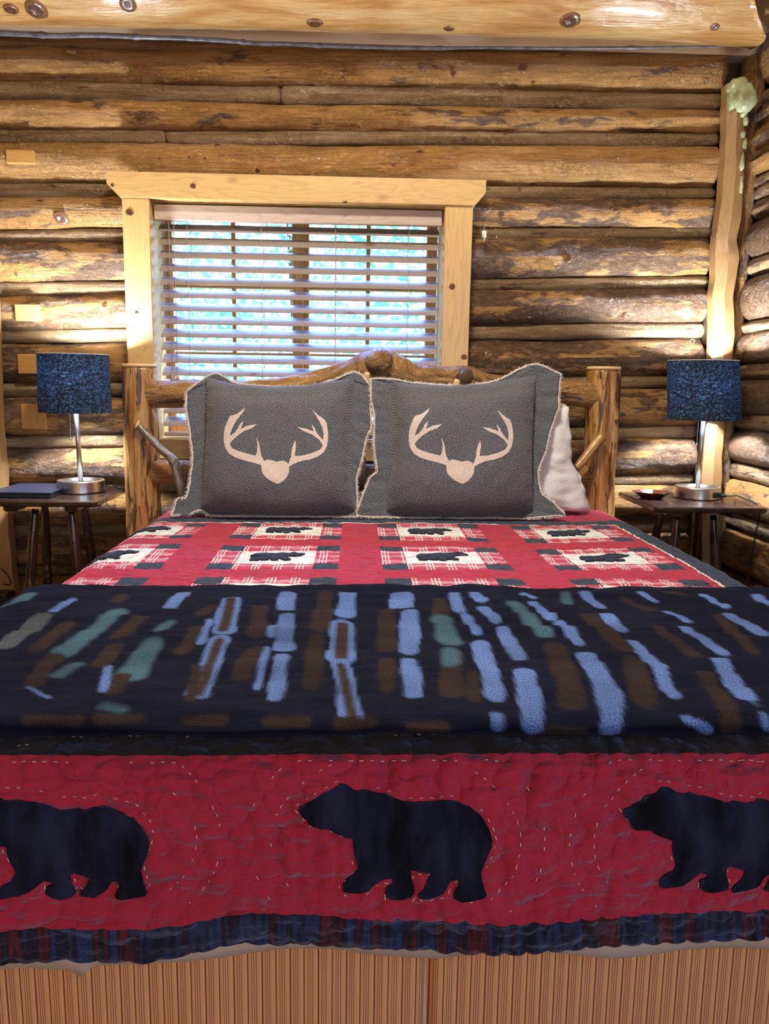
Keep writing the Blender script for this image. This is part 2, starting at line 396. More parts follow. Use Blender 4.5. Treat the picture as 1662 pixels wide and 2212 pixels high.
class MB:
    """collects pieces with uv into one mesh"""
    def __init__(s): s.V = []; s.F = []; s.U = []
    def add(s, V, Fc, U=None):
        o = len(s.V); s.V += [tuple(v) for v in V]; s.F += [tuple(i + o for i in f) for f in Fc]
        s.U += [tuple(u) for u in U] if U is not None else [(0, 0)] * len(V)
    def box(s, a, b, bevel=.0, rot=None, axis=0):
        """box from corner a to corner b, every face its own verts, UV along the longest axis"""
        a = [min(a[i], b[i]) for i in range(3)], [max(a[i], b[i]) for i in range(3)]
        lo, hi = a; d = [hi[i] - lo[i] for i in range(3)]; L = d.index(max(d)); bv = min(bevel, min(d) * .45)
        c = [(lo[i] + hi[i]) / 2 for i in range(3)]
        # bevelled box as a 3x face set: build via bmesh-free 24 vertex layout
        h = [x / 2 for x in d]
        verts = []; faces = []; uvs = []
        for ax in range(3):
            o1, o2 = [i for i in range(3) if i != ax]
            for sg in (-1, 1):
                q = []
                for s1, s2 in ((-1, -1), (1, -1), (1, 1), (-1, 1)):
                    p = [0, 0, 0]; p[ax] = sg * h[ax]; p[o1] = s1 * (h[o1] - bv); p[o2] = s2 * (h[o2] - bv)
                    q.append(p)
                if (sg == 1) == ((ax, o1, o2) in ((0, 1, 2), (2, 0, 1))): pass
                else: q = q[::-1]
                if ax == 1: q = q[::-1]
                b0 = len(verts)
                for p in q:
                    verts.append(p)
                    al = p[L]; oth = [p[i] for i in (o1, o2) if i != L] if L in (o1, o2) else [p[o2]]
                    uvs.append((al if L != ax else p[o1], oth[0] + ax * .37 + sg * .11))
                faces.append((b0, b0 + 1, b0 + 2, b0 + 3))
        if bv > 0:
            # edges and corners bridging
            key = {}
            for i, p in enumerate(verts):
                ax = i // 8; key.setdefault((tuple(1 if p[k] > 0 else -1 for k in range(3))), {})[ax] = i
            for sgn, m in key.items():
                if len(m) == 3: faces.append((m[0], m[1], m[2]) if sgn[0] * sgn[1] * sgn[2] > 0 else (m[2], m[1], m[0]))
            for axis_ in range(3):
                o1, o2 = [i for i in range(3) if i != axis_]
                for s1 in (-1, 1):
                    for s2 in (-1, 1):
                        def sg(v):
                            r = [0, 0, 0]; r[axis_] = v; r[o1] = s1; r[o2] = s2; return tuple(r)
                        A, B = key[sg(-1)], key[sg(1)]
                        faces.append((A[o1], A[o2], B[o2], B[o1]))
        out = []
        for p in verts:
            v = Vector(p)
            if rot is not None: v = rot @ v
            out.append((v.x + c[0], v.y + c[1], v.z + c[2]))
        s.add(out, faces, uvs); return s
    def tube(s, pts, rad, seg=12, cap=True, disp=None, flat=(1, 1), capr=0.0):
        pts = [Vector(p) for p in pts]; n = len(pts)
        if not hasattr(rad, '__len__'): rad = [rad] * n
        V = []; U = []; Fc = []; L = 0
        T0 = (pts[1] - pts[0]).normalized()
        up = Vector((0, 0, 1)) if abs(T0.z) < .9 else Vector((0, 1, 0))
        A = T0.cross(up).normalized(); 
        for i, p in enumerate(pts):
            T = (pts[min(i + 1, n - 1)] - pts[max(i - 1, 0)]).normalized()
            A = (A - T * A.dot(T)).normalized(); B = T.cross(A)
            if i: L += (pts[i] - pts[i - 1]).length
            for k in range(seg + 1):
                a = 2 * PI * k / seg; r = rad[i]
                if disp: r += disp(L, a, p)
                q = p + A * (math.cos(a) * r * flat[0]) + B * (math.sin(a) * r * flat[1])
                V.append(q); U.append((L, a * rad[i]))
        for i in range(n - 1):
            for k in range(seg):
                a = i * (seg + 1) + k; Fc.append((a, a + seg + 1, a + seg + 2, a + 1))
        if cap:
            for i, rv in ((0, True), (n - 1, False)):
                c = len(V); V.append(pts[i]); U.append((0, 0))
                T = (pts[min(i + 1, n - 1)] - pts[max(i - 1, 0)]).normalized()
                V[c] = pts[i] + T * (capr if not rv else -capr)
                for k in range(seg):
                    a = i * (seg + 1) + k
                    Fc.append((c, a, a + 1) if rv else (c, a + 1, a))
        s.add(V, Fc, U); return s
    def lathe(s, prof, c, seg=32, tilt=None):
        V = []; U = []; Fc = []; n = len(prof)
        for i, (r, z) in enumerate(prof):
            for k in range(seg + 1):
                a = 2 * PI * k / seg; v = Vector((math.cos(a) * r, math.sin(a) * r, z))
                if tilt is not None: v = tilt @ v
                V.append((v.x + c[0], v.y + c[1], v.z + c[2])); U.append((a * max(r, .02), z))
        for i in range(n - 1):
            for k in range(seg):
                a = i * (seg + 1) + k; Fc.append((a, a + 1, a + seg + 2, a + seg + 1))
        s.add(V, Fc, U); return s
    def build(s, name, mat, parent=None, smooth=True): return mk(name, s.V, s.F, mat, parent, s.U, smooth)

def smooth_by_angle(o, deg=35):
    me = o.data
    bm = bmesh.new(); bm.from_mesh(me)
    bmesh.ops.remove_doubles(bm, verts=bm.verts, dist=1e-5)
    bmesh.ops.recalc_face_normals(bm, faces=bm.faces)
    for e in bm.edges:
        if len(e.link_faces) == 2 and e.calc_face_angle(0) > math.radians(deg): e.smooth = False
    bm.to_mesh(me); bm.free(); return o

def resample(poly, n):
    P = [Vector((*p, 0)) if len(p) == 2 else Vector(p) for p in poly]
    d = [0]
    for a, b in zip(P, P[1:]): d.append(d[-1] + (b - a).length)
    out = []
    j = 0
    for i in range(n):
        t = d[-1] * i / (n - 1)
        while j < len(d) - 2 and d[j + 1] < t: j += 1
        f = (t - d[j]) / max(1e-9, d[j + 1] - d[j]); out.append(P[j].lerp(P[j + 1], f))
    return out
def smoothline(P, it=2, closed=False):
    P = [Vector(p) for p in P]
    for _ in range(it):
        Q = list(P)
        rng = range(len(P)) if closed else range(1, len(P) - 1)
        for i in rng: Q[i] = P[i] * .5 + (P[i - 1] + P[(i + 1) % len(P)]) * .25
        P = Q
    return P
def curve_pts(ctrl, n):
    """Catmull-Rom through control points (Vectors of any size)"""
    C = [Vector(c) for c in ctrl]; out = []
    m = len(C) - 1
    for i in range(n):
        t = i / (n - 1) * m; k = min(int(t), m - 1); f = t - k
        p0 = C[max(k - 1, 0)]; p1 = C[k]; p2 = C[k + 1]; p3 = C[min(k + 2, m)]
        out.append(.5 * ((2 * p1) + (p2 - p0) * f + (2 * p0 - 5 * p1 + 4 * p2 - p3) * f * f + (3 * p1 - p0 - 3 * p2 + p3) * f ** 3))
    return out
def interp(x, tab):
    if x <= tab[0][0]: return tab[0][1]
    for (a, b), (c, d) in zip(tab, tab[1:]):
        if x <= c: return b + (d - b) * (x - a) / (c - a)
    return tab[-1][1]
def fill_poly(poly, step):
    """constrained triangulation of a 2D outline with interior points -> verts2d, tris"""
    P = [Vector((p[0], p[1])) for p in poly]
    # densify the outline
    D = []
    for a, b in zip(P, P[1:] + P[:1]):
        k = max(1, int((b - a).length / step))
        for i in range(k): D.append(a.lerp(b, i / k))
    def inside(q):
        c = False; n = len(D)
        for i in range(n):
            a = D[i]; b = D[i - 1]
            if (a.y > q.y) != (b.y > q.y) and q.x < (b.x - a.x) * (q.y - a.y) / (b.y - a.y) + a.x: c = not c
        return c
    xs = [p.x for p in D]; ys = [p.y for p in D]; pts = list(D)
    y = min(ys) + step * .5; row = 0
    while y < max(ys):
        x = min(xs) + step * (.5 + .5 * (row % 2))
        while x < max(xs):
            q = Vector((x, y))
            if inside(q) and min((q - d).length_squared for d in D) > (step * .45) ** 2: pts.append(q)
            x += step
        y += step * .87; row += 1
    n = len(D)
    r = geometry.delaunay_2d_cdt(pts, [(i, (i + 1) % n) for i in range(n)], [list(range(n))], 1, 1e-9)
    return [tuple(v) for v in r[0]], [tuple(f) for f in r[2]]

def logtube(name, pts, r0, r1, mat, parent, seed, bark=.3, grey=0., seg=30, amp=.006, flat=(1, 1), capr=.02, step=.022):
    P0, P1 = Vector(pts[0]), Vector(pts[-1])
    L = (P1 - P0).length; n = max(4, int(L / step))
    ctrl = curve_pts(pts, n) if len(pts) > 2 else [P0.lerp(P1, i / (n - 1)) for i in range(n)]
    rad = []
    for i in range(n):
        t = i / (n - 1); e = min(t * L, (1 - t) * L); rr = r0 + (r1 - r0) * t
        rad.append(rr * (1 - .22 * max(0, 1 - e / .02)))
    d = lambda l, a, p: amp * (noise.noise(Vector((l * 2.3 + seed * 9, math.cos(a) * .8, math.sin(a) * .8))) +
                               .45 * noise.noise(Vector((l * 9 + seed * 5, math.cos(a) * 2.2, math.sin(a) * 2.2))) +
                               .22 * noise.noise(Vector((l * 30, math.cos(a) * 5, math.sin(a) * 5 + seed))))
    mb = MB().tube(ctrl, rad, seg, True, d, flat, capr)
    o = mb.build(name, mat, parent); tag(o, seed=float(seed), bark=float(bark), grey=float(grey))
    return o
# ================================================================== STRUCTURE
# ---- back wall
wall_back = MB()
WL, WR, WB, WT = -.80, .365, .87, 1.80     # hole behind the casing
for a, b in (((-1.55, 3.13, -.02), (WL, 3.32, 2.36)), ((WR, 3.13, -.02), (1.55, 3.32, 2.36)), ((WL, 3.13, -.02), (WR, 3.32, WB)), ((WL, 3.13, WT), (WR, 3.32, 2.36))):
    wall_back.box(a, b)
wall_back.add([(-1.55, 3.13, 2.36), (1.55, 3.13, 2.36), (0, 3.13, 3.86), (-1.55, 3.32, 2.36), (1.55, 3.32, 2.36), (0, 3.32, 3.86)], [(0, 1, 2), (5, 4, 3), (0, 2, 5, 3), (2, 1, 4, 5)])
wall_back = wall_back.build('wall_back', M['chink'], smooth=False); tag(wall_back, kind='structure')
# boundary heights at X=-1.15 (left) and X=.93 (right), from the top down; alternately full logs and filler poles
ZL = [2.290, 2.178, 2.115, 2.021, 1.970, 1.827, 1.777, 1.668, 1.621, 1.478, 1.428, 1.305, 1.257, 1.108, 1.054, .907, .857, .719, .680, .558, .506, .391, .354, .235, .195, .08, .04, -.06]
ZR = [2.334, 2.201, 2.141, 2.058, 2.010, 1.864, 1.820, 1.720, 1.674, 1.536, 1.490, 1.365, 1.306, 1.166, 1.117, .969, .916, .775, .731, .605, .539, .420, .372, .245, .20, .085, .04, -.06]
BARK = [.42, .35, .42, .30, .18, .45, .50, .40, .66, .45, .62, .40, .62, .40, .72, .40, .66, .3, .5, .3, .5, .3, .6, .3, .6, .3, .5]
RIGHTB = [.52, .45, .62, .30, .30, .55, .66, .5, .70, .5, .78, .45, .72, .45, .62, .45, .80, .3, .62, .3, .7, .3, .6, .3, .6, .3, .5]
def zat(i, x, off=0):
    return ZL[i] + (ZR[i] - ZL[i]) * (x + 1.15) / 2.08
for i in range(len(ZL) - 1):
    bigl = i % 2 == 0
    spans = [(-1.40, 1.345)]
    zc = (ZL[i] + ZL[i + 1]) / 2
    if .86 < zc < 1.86: spans = [(-1.40, -.775), (.345, 1.345)]
    elif zc < .5: spans = [(-1.40, 1.345)]
    for si, (x0, x1) in enumerate(spans):
        zz = lambda x: (zat(i, x) + zat(i + 1, x)) / 2
        r0 = (zat(i, x0) - zat(i + 1, x0)) / 2; r1 = (zat(i, x1) - zat(i + 1, x1)) / 2
        seed = i * 1.37 + si * .61
        right = x0 > 0
        if len(spans) == 1:
            bk = (BARK[i] + RIGHTB[i]) / 2 - (.04 if i < 5 else 0)
        else: bk = RIGHTB[i] if right else BARK[i]
        if bigl:
            yc = 3.045 + max(r0, r1) * 1.0
            logtube('log', [(x0, yc, zz(x0)), ((x0 + x1) / 2, yc + .004 * math.sin(seed * 7), zz((x0 + x1) / 2) + .004 * math.sin(seed * 11)), (x1, yc, zz(x1))], r0 * 1.06, r1 * 1.06, M['log'], wall_back, seed, bk, .0, 34, .0105, flat=(1.05, 1))
        else:
            yc = 3.075 + max(r0, r1)
            # two lengths butted together in the upper filler courses
            cuts = {1: .26 - .55, 3: -.72 + .01}.get(i)
            segs = [(x0, x1)] if cuts is None or len(spans) > 1 else [(x0, cuts), (cuts + .002, x1)]
            for (a, b) in segs:
                logtube('filler_pole', [(a, yc, zz(a)), ((a + b) / 2, yc, zz((a + b) / 2) + .002), (b, yc, zz(b))], r0 * 1.08, r1 * 1.08, M['log'], wall_back, seed + a, bk * .75, .8, 20, .005, capr=.0)
# plugged squares in the logs of the left part
for (x0, y0, x1, y1) in ((15, 325, 78, 356), (34, 657, 89, 694), (40, 765, 90, 808), (47, 872, 104, 927), (1595, 512, 1612, 540)):
    if x0 > 1000: continue
    a = WY(x0, y0, 3.045); b = WY(x1, y1, 3.045)
    o = MB().box((a.x, 3.030, a.z), (b.x, 3.10, b.z), .003).build('wood_patch', M['patch'], wall_back, smooth=False); tag(o, 'pale square wooden plug', seed=x0 * .01)

# narrow top course, plaster strip and the bare branch used as moulding
o = MB().box((-1.45, 3.06, 2.325), (1.50, 3.13, 2.52)).build('trim_1', M['plaster'], smooth=False); tag(o, kind='structure')
pts = [WY(x, y, 3.02) for x, y in ((-60, 68), (0, 71), (60, 74), (130, 77), (210, 76), (300, 80), (420, 84), (500, 89), (560, 94), (620, 95), (700, 99), (800, 102), (900, 104), (1050, 103), (1200, 104), (1400, 103), (1565, 100))]
cp = curve_pts(pts, 150)
tw = NT('blue_grey_branch'); twm = tw.fin(tw.ramp(tw.noise(tw.uv(), 30, 4), [(.3, (.045, .045, .06)), (.65, (.20, .20, .24))]), .35)
o = MB().tube(cp, [.0105 * (1 - .65 * i / 149) + (.003 if i % 23 == 0 else 0) for i in range(150)], 12, True, lambda l, a, p: .0015 * noise.noise(Vector((l * 20, math.cos(a), math.sin(a))))).build('trim_2', twm); tag(o, kind='structure')
logtube('top_pole', [(-1.40, 3.10, 2.308), (.2, 3.10, 2.322), (1.345, 3.10, 2.338)], .022, .014, M['log'], wall_back, 3.3, .3, .3, 16, .002)

# ---- scribed corner boards
def scribed(name, outline_l, outline_r, Y, X_off=.0, thick=.05, ext=None):
    n = 130
    L = resample([WY(x, y, Y) for x, y in outline_l], n); R = resample([WY(x, y, Y) for x, y in outline_r], n)
    V = []; U = []; Fc = []
    for i in range(n):
        w = .002 * noise.noise(Vector((i * .31, 0, 0))) + .003 * noise.noise(Vector((i * 1.1, 3, 0)))
        w2 = .002 * noise.noise(Vector((i * .27, 9, 0)))
        l = L[i] + Vector((w, 0, 0)); r = R[i] + Vector((w2, 0, 0)); m = (l + r) / 2 + Vector((0, -.012, 0))
        V += [l + Vector((0, thick, 0)), l, m, r, r + Vector((0, thick, 0))]
        s = i * 2.3 / n; U += [(s, -.05), (s, 0), (s, .035), (s, .07), (s, .12)]
    for i in range(n - 1):
        for k in range(4): a = i * 5 + k; Fc.append((a, a + 1, a + 6, a + 5))
    Fc.append((0, 1, 2, 3, 4)); e = (n - 1) * 5; Fc.append((e + 4, e + 3, e + 2, e + 1, e))
    return smooth_by_angle(mk(name, V, Fc, M['scribed'], None, U), 30)
t3 = scribed('trim_3', [(1572, 180), (1568, 330), (1560, 430), (1547, 520), (1545, 600), (1540, 640), (1541, 720), (1534, 850), (1528, 930), (1522, 980), (1516, 1030), (1516, 1080), (1520, 1300)],
             [(1612, 180), (1608, 260), (1608, 380), (1602, 470), (1592, 520), (1598, 560), (1584, 640), (1588, 720), (1572, 850), (1566, 920), (1560, 990), (1560, 1040), (1552, 1130), (1545, 1300)], 2.985)
tag(t3, kind='structure')
logtube('corner_fill', [(1.435, 3.07, 0), (1.44, 3.07, 1.2), (1.45, 3.07, 2.32)], .05, .045, M['log'], t3, 8.8, .5, 0, 18, .006)
fb = MB()
for c, r in ((WY(1597, 190, 2.97), (.045, .03, .035)), (WY(1612, 212, 2.95), (.042, .03, .048)), (WY(1583, 205, 2.97), (.02, .02, .05)), (WY(1608, 245, 2.97), (.014, .014, .014)), (WY(1612, 262, 2.97), (.010, .012, .018)), (WY(1606, 290, 2.975), (.010, .012, .012)), (WY(1610, 310, 2.975), (.009, .01, .02)), (WY(1604, 350, 2.975), (.008, .01, .03)), (WY(1602, 400, 2.975), (.006, .01, .03))):
    V = []; U = []; Fc = []; a, b = 14, 20
    for i in range(a + 1):
        th = PI * i / a
        for k in range(b + 1):
            ph = 2 * PI * k / b; d = Vector((math.sin(th) * math.cos(ph), math.sin(th) * math.sin(ph), math.cos(th)))
            f = 1 + .22 * noise.noise(d * 1.7 + c * 9)
            V.append((c.x + d.x * r[0] * f, c.y + d.y * r[1] * f, c.z + d.z * r[2] * f)); U.append((k / b, i / a))
    for i in range(a):
        for k in range(b): q = i * (b + 1) + k; Fc.append((q, q + b + 1, q + b + 2, q + 1))
    fb.add(V, Fc, U)
tag(fb.build('foam_filler', M['foam'], t3), 'lumpy yellow-green expanding foam')
t4 = scribed('trim_4', [(-130, -60), (-95, 300), (-70, 600), (-50, 900), (-40, 1000), (-30, 1400)], [(-70, -60), (-45, 300), (-14, 600), (-4, 900), (3, 990), (8, 1010), (6, 1060), (16, 1090), (18, 1150), (24, 1200), (26, 1240), (34, 1290), (40, 1400)], 2.985)
tag(t4, kind='structure')

# ---- right and left walls with logs running towards the room
wall_right = MB().box((1.52, -.1, -.02), (1.70, 3.32, 2.36)).box((1.52, -2.1, -.02), (1.70, -1.2, 2.36)).box((1.52, -1.2, -.02), (1.70, -.1, .95)).box((1.52, -1.2, 2.05), (1.70, -.1, 2.36)).build('wall_right', M['chink'], smooth=False); tag(wall_right, kind='structure')
wall_left = MB().box((-1.70, -2.1, -.02), (-1.52, 3.32, 2.36)).build('wall_left', M['chink'], smooth=False); tag(wall_left, kind='structure')
YB = [60, 192, 224, 270, 316, 372, 398, 424, 466, 548, 586, 692, 714, 783, 820, 898, 934, 1014, 1050, 1130, 1165, 1270, 1310, 1400, 1440, 1520]
ZB = [WX(1640, y, 1.45).z for y in YB]
for i in range(len(ZB) - 1):
    zc = (ZB[i] + ZB[i + 1]) / 2; r = (ZB[i] - ZB[i + 1]) / 2
    if r < .012: r = .012
    small = r < .038
    for sx, wl_ in ((1, wall_right), (-1, wall_left)):
        X = (1.465 if small else 1.445) + r
        ye = 0.0 if (sx > 0 and .9 < zc < 2.1) else -2.0
        logtube('filler_pole' if small else 'log', [(sx * X, 3.05, zc), (sx * X, (3.05 + ye) / 2, zc + .01), (sx * X, ye, zc)], r * 1.06, r * 1.06, M['log'], wl_, 50 + i * 1.7 + sx, .6 if small else (.95 if 4 < i < 18 else .6), .8 if small else 0, 22, .006, step=.05)
w2 = MB()
for a, b in (((1.50, -1.24, .90), (1.70, -1.2, 2.10)), ((1.50, -.1, .90), (1.70, -.06, 2.10)), ((1.50, -1.2, .90), (1.70, -.1, .95)), ((1.50, -1.2, 2.05), (1.70, -.1, 2.10)), ((1.60, -.67, .95), (1.63, -.63, 2.05)), ((1.60, -1.2, 1.48), (1.63, -.1, 1.52))): w2.box(a, b)
w2o = w2.build('window_added', M['pine'], smooth=False); tag(w2o, kind='structure')  # unseen side window, added to carry the blue light from the right
MB().box((1.612, -1.2, .95), (1.616, -.1, 2.05)).build('glass', M['glass'], w2o, smooth=False)
# ---- rear wall with one window (behind the camera), floor, vaulted ceiling
wr = MB()
for a, b in (((-1.6, -2.2, 0), (-1.3, -2.1, 2.36)), ((-.15, -2.2, 0), (.15, -2.1, 2.36)), ((1.3, -2.2, 0), (1.6, -2.1, 2.36)), ((-1.3, -2.2, 0), (-.15, -2.1, 2.25)), ((.15, -2.2, 0), (1.3, -2.1, .85)), ((-1.3, -2.2, 2.25), (-.15, -2.1, 2.36)), ((.15, -2.2, 2.25), (1.3, -2.1, 2.36))):
    wr.box(a, b)
wr.add([(-1.6, -2.1, 2.36), (1.6, -2.1, 2.36), (0, -2.1, 3.86)], [(0, 1, 2)])
tag(wr.build('wall_rear', M['pine'], smooth=False), kind='structure')
tag(MB().box((-1.7, -2.2, -.10), (1.7, 3.32, 0)).build('floor', M['carpet'], smooth=False), kind='structure')
cl = MB()
nb = 14
for sx in (-1, 1):
    for i in range(nb):   # tongue and groove boards running along the roof slope
        y0 = -2.2 + i * 5.6 / nb; y1 = y0 + 5.6 / nb - .004
        a = (sx * 1.60, 2.30); b = (0, 3.90)
        V = [(a[0], y0, a[1]), (a[0], y1, a[1]), (b[0], y1, b[1]), (b[0], y0, b[1])]
        V += [(x + sx * .02, y, z + .03) for x, y, z in V]
        cl.add(V, [(0, 1, 2, 3), (7, 6, 5, 4), (0, 4, 5, 1), (2, 6, 7, 3), (1, 5, 6, 2), (3, 7, 4, 0)], [(0, y0), (0, y1), (2.26, y1), (2.26, y0)] * 2)
ceiling = cl.build('ceiling', M['plank'], smooth=False); tag(ceiling, kind='structure', seed=.3)
def beam():
    n = 110; seg = 56; V = []; U = []; Fc = []; kn = [(WY(50, 12, 2.7), .055), (WY(275, 8, 2.7), .05), (WY(680, 50, 2.7), .045), (WY(1232, 42, 2.7), .055), (WY(970, 62, 2.7), .035), (WY(20, 20, 2.7), .03)]
    for i in range(n):
        x = -1.5 + 2.96 * i / (n - 1)
        for k in range(seg + 1):
            a = 2 * PI * k / seg
            r = .205 + .008 * noise.noise(Vector((x * 1.5, math.cos(a), math.sin(a)))) + .003 * noise.noise(Vector((x * 8, math.cos(a) * 3, math.sin(a) * 3)))
            y = 2.90 - math.cos(a) * r; z = 2.512 + math.sin(a) * r + .010 * math.sin(x * 1.8 + 1)
            for c, kr in kn:
                d = math.hypot(x - c.x, (z - c.z) * 1.1)
                if d < kr and y < 2.9: y -= .022 * (1 - (d / kr) ** 2) ** 2
            V.append((min(x, 1.50 - (z - 2.25) * .75, 1.385 - max(0, 2.86 - y) * .95), y, z)); U.append((x, a * .2))
    for i in range(n - 1):
        for k in range(seg): a = i * (seg + 1) + k; Fc.append((a, a + 1, a + seg + 2, a + seg + 1))
    c = len(V); V.append((1.30, 2.9, 2.51)); U.append((0, 0)); e = (n - 1) * (seg + 1)
    for k in range(seg): Fc.append((c, e + k, e + k + 1))
    o = mk('ceiling_beam', V, Fc, M['beam'], ceiling, U); tag(o, 'huge peeled log beam', seed=4.0, bark=.12, grey=0.); return o
def beammat():
    t = NT('varnished_beam'); p = t.uv()
    n = t.noise(t.mapping(p, (1.2, 7, 1)), 2.2, 5, .6, .5)
    c = t.ramp(n, [(.25, (.34, .155, .045)), (.42, (.52, .28, .09)), (.55, (.66, .42, .17)), (.75, (.78, .58, .30))])
    c = t.mix(t.ramp(t.noise(t.mapping(p, (3, 90, 1)), 3, 3), [(.35, .5), (.5, 0)]), c, (.26, .11, .03))
    kd = t.vor(t.mapping(t.vadd(p, t.mapping(t.noisec(p, 12, 2), (.03, .03, .03))), (1.1, 2.0, 1)), 2.4)
    k = t.ramp(kd, [(.05, 1), (.11, .85), (.13, .1), (.16, .5), (.19, 0)])
    c = t.mix(k, c, (.08, .028, .014))
    nr = t.bump(t.noise(t.mapping(p, (2, 10, 1)), 5, 5, .6), .5, .015); nr = t.bump(k, -.6, .01, nr)
    return t.fin(c, .24, nr, Coat_Weight=.6, Coat_Roughness=.12)
M['beam'] = beammat(); beam()

# ---- window
win = empty('window_1', (-.215, 3.0, .84)); tag(win, kind='structure')
CX0, CX1 = -.845, .413; IX0, IX1 = -.748, .312; CZ1 = 1.762; CZB = .905
def box(name, a, b, mat, parent, bevel=.003, seed=0., label=None):
    o = MB().box(a, b, bevel).build(name, mat, parent, smooth=False); o['seed'] = float(seed)
    if label: o['label'] = label
    return o
cz2 = 1.848
V = []; 
hx = [(-.893, cz2), (.456, cz2), (.456, cz2 - .042), (CX1 + .004, CZ1), (CX0 - .004, CZ1), (-.893, cz2 - .042)]
V = [(x, 2.965, z) for x, z in hx] + [(x, 3.02, z) for x, z in hx]
hd = mk('head_casing', V, [(0, 5, 4, 3, 2, 1), (6, 7, 8, 9, 10, 11)] + [(i, (i + 1) % 6, 6 + (i + 1) % 6, 6 + i) for i in range(6)], M['pine'], win, [(x, z) for x, z in hx] * 2, False); hd['seed'] = .8
for a, b, s in (((CX0, 2.975, CZB - .075), (IX0, 3.02, CZ1), 1.4), ((IX1, 2.975, CZB - .075), (CX1, 3.02, CZ1), 2.7)):
    box('side_casing', a, b, M['pine'], win, .003, s)
box('bottom_casing', (IX0, 2.978, CZB - .075), (IX1, 3.02, CZB), M['pine'], win, .003, 3.9)
box('jamb', (IX0 - .02, 3.0201, CZB), (IX0, 3.30, CZ1), M['pine'], win, 0, 1.1)
box('jamb', (IX1, 3.0201, CZB), (IX1 + .02, 3.30, CZ1), M['pine'], win, 0, 1.9)
box('head_jamb', (IX0 - .02, 3.0201, CZ1 - .004), (IX1 + .02, 3.30, CZ1 + .03), M['pine_dark'], win, 0, 2)
box('window_sill', (IX0 - .02, 3.0201, CZB - .02), (IX1 + .02, 3.30, CZB), M['pine'], win, 0, 2.2)
# sashes: stiles, rails and muntins per sash, real positions measured on the plane of the glass
Yg = 3.21
def gx(px): return WY(px, 640, Yg).x
def gz(py): return WY(640, py, Yg).z
sx = [(gx(335), gx(376), gx(632), gx(652)), (gx(648), gx(670), gx(920), gx(950))]
sx = [(IX0 + .005, gx(378), gx(633), gx(650)), (gx(650), gx(669), gx(919), IX1 - .005)]
zt, zb = gz(478), .955
for i, (a, b, c, d) in enumerate(sx):
    dy = 0 if i == 0 else .0
    s = MB()
    s.box((a, Yg - .03, CZB), (b, Yg + .02, CZ1 - .004), .003); s.box((c, Yg - .03, CZB), (d, Yg + .02, CZ1 - .004), .003)
    s.box((b, Yg - .03, CZB), (c, Yg + .02, zb), .003); s.box((b, Yg - .03, zt), (c, Yg + .02, CZ1 - .004), .003)
    sash = s.build('sash', M['pine_dark'], win, smooth=False); sash['seed'] = 1.3 + i
    m = MB(); mxp = gx(507) if i == 0 else gx(795)
    m.box((mxp - .008, Yg - .018, zb), (mxp + .008, Yg + .012, zt), .002)
    for py in (622, 768):
        z = gz(py); m.box((b, Yg - .0185, z - .008), (c, Yg + .0115, z + .008), .002)
    mm = m.build('muntin', M['pine_dark'], sash, smooth=False); mm['seed'] = 4.1
    MB().box((b - .004, Yg - .003, zb - .004), (c + .004, Yg + .001, zt + .004)).build('glass', M['glass'], sash, smooth=False)
box('sash_stop', (gx(642), Yg - .05, CZB), (gx(657), Yg - .031, CZ1 - .004), M['pine_dark'], win, .002, 5)

# ---- blind
Yb = 3.065
bl = empty('window_blind', (-.218, Yb, 1.70)); tag(bl, 'wide wooden venetian blind with open slats hanging inside the window above the bed', 'blind')
box('valance', (IX0 + .006, 3.012, WY(640, 482, 3.012).z), (IX1 - .006, 3.030, WY(640, 449, 3.012).z + .002), M['valance'], bl, .003, 7)
box('headrail', (IX0 + .01, 3.035, CZ1 - .055), (IX1 - .01, 3.095, CZ1 - .012), M['slatwood'], bl, .002, 7)
top = WY(640, 497, Yb).z; pitch = .0474; al = math.radians(33)
sl = MB(); z = top; slz = []
while z > CZB + .05:
    slz.append(z); z -= pitch
for j, z in enumerate(slz):
    w = .058; n = 6; nx = 2
    V = []; U = []; Fc = []
    wob = .0006 * math.sin(j * 2.1)
    for s_ in (0, 1):
        for i in range(n + 1):
            t = i / n - .5; crown = .003 * (1 - (2 * t) ** 2)
            yy = Yb + t * w * math.cos(al) - crown * math.sin(al); zz = z + t * w * math.sin(al) + crown * math.cos(al) - s_ * .003
            for x in (IX0 + .012 + wob, IX1 - .012 + wob): V.append((x, yy, zz)); U.append((x + j * .7, t * w + j * .1 + s_))
    for s_ in (0, 1):
        for i in range(n):
            a = s_ * 2 * (n + 1) + i * 2; Fc.append((a, a + 1, a + 3, a + 2) if s_ == 0 else (a + 2, a + 3, a + 1, a))
    q = 2 * (n + 1)
    Fc += [(0, q, q + 1, 1), (2 * n + 1, q + 2 * n + 1, q + 2 * n, 2 * n)]
    Fc.append(tuple([2 * i for i in range(n + 1)] + [q + 2 * i for i in range(n, -1, -1)]))
    Fc.append(tuple([2 * i + 1 for i in range(n, -1, -1)] + [q + 2 * i + 1 for i in range(n + 1)]))
    sl.add(V, Fc, U)
so = sl.build('slats', M['slatwood'], bl, smooth=False)
box('bottom_rail', (IX0 + .012, Yb - .026, CZB + .006), (IX1 - .012, Yb + .026, CZB + .022), M['slatwood'], bl, .003, 3)
cordm = plain('blind_cord', (.40, .36, .32), .8)
for px in (411, 568, 725, 881):
    x = gx(px) if False else WY(px, 640, Yb).x
    cm = MB()
    for dy in (-.031, .031):
        cm.tube([(x, Yb + dy, CZB + .02), (x, Yb + dy, CZ1 - .05)], .0009, 6)
    cm.build('ladder_cord', cordm, bl)
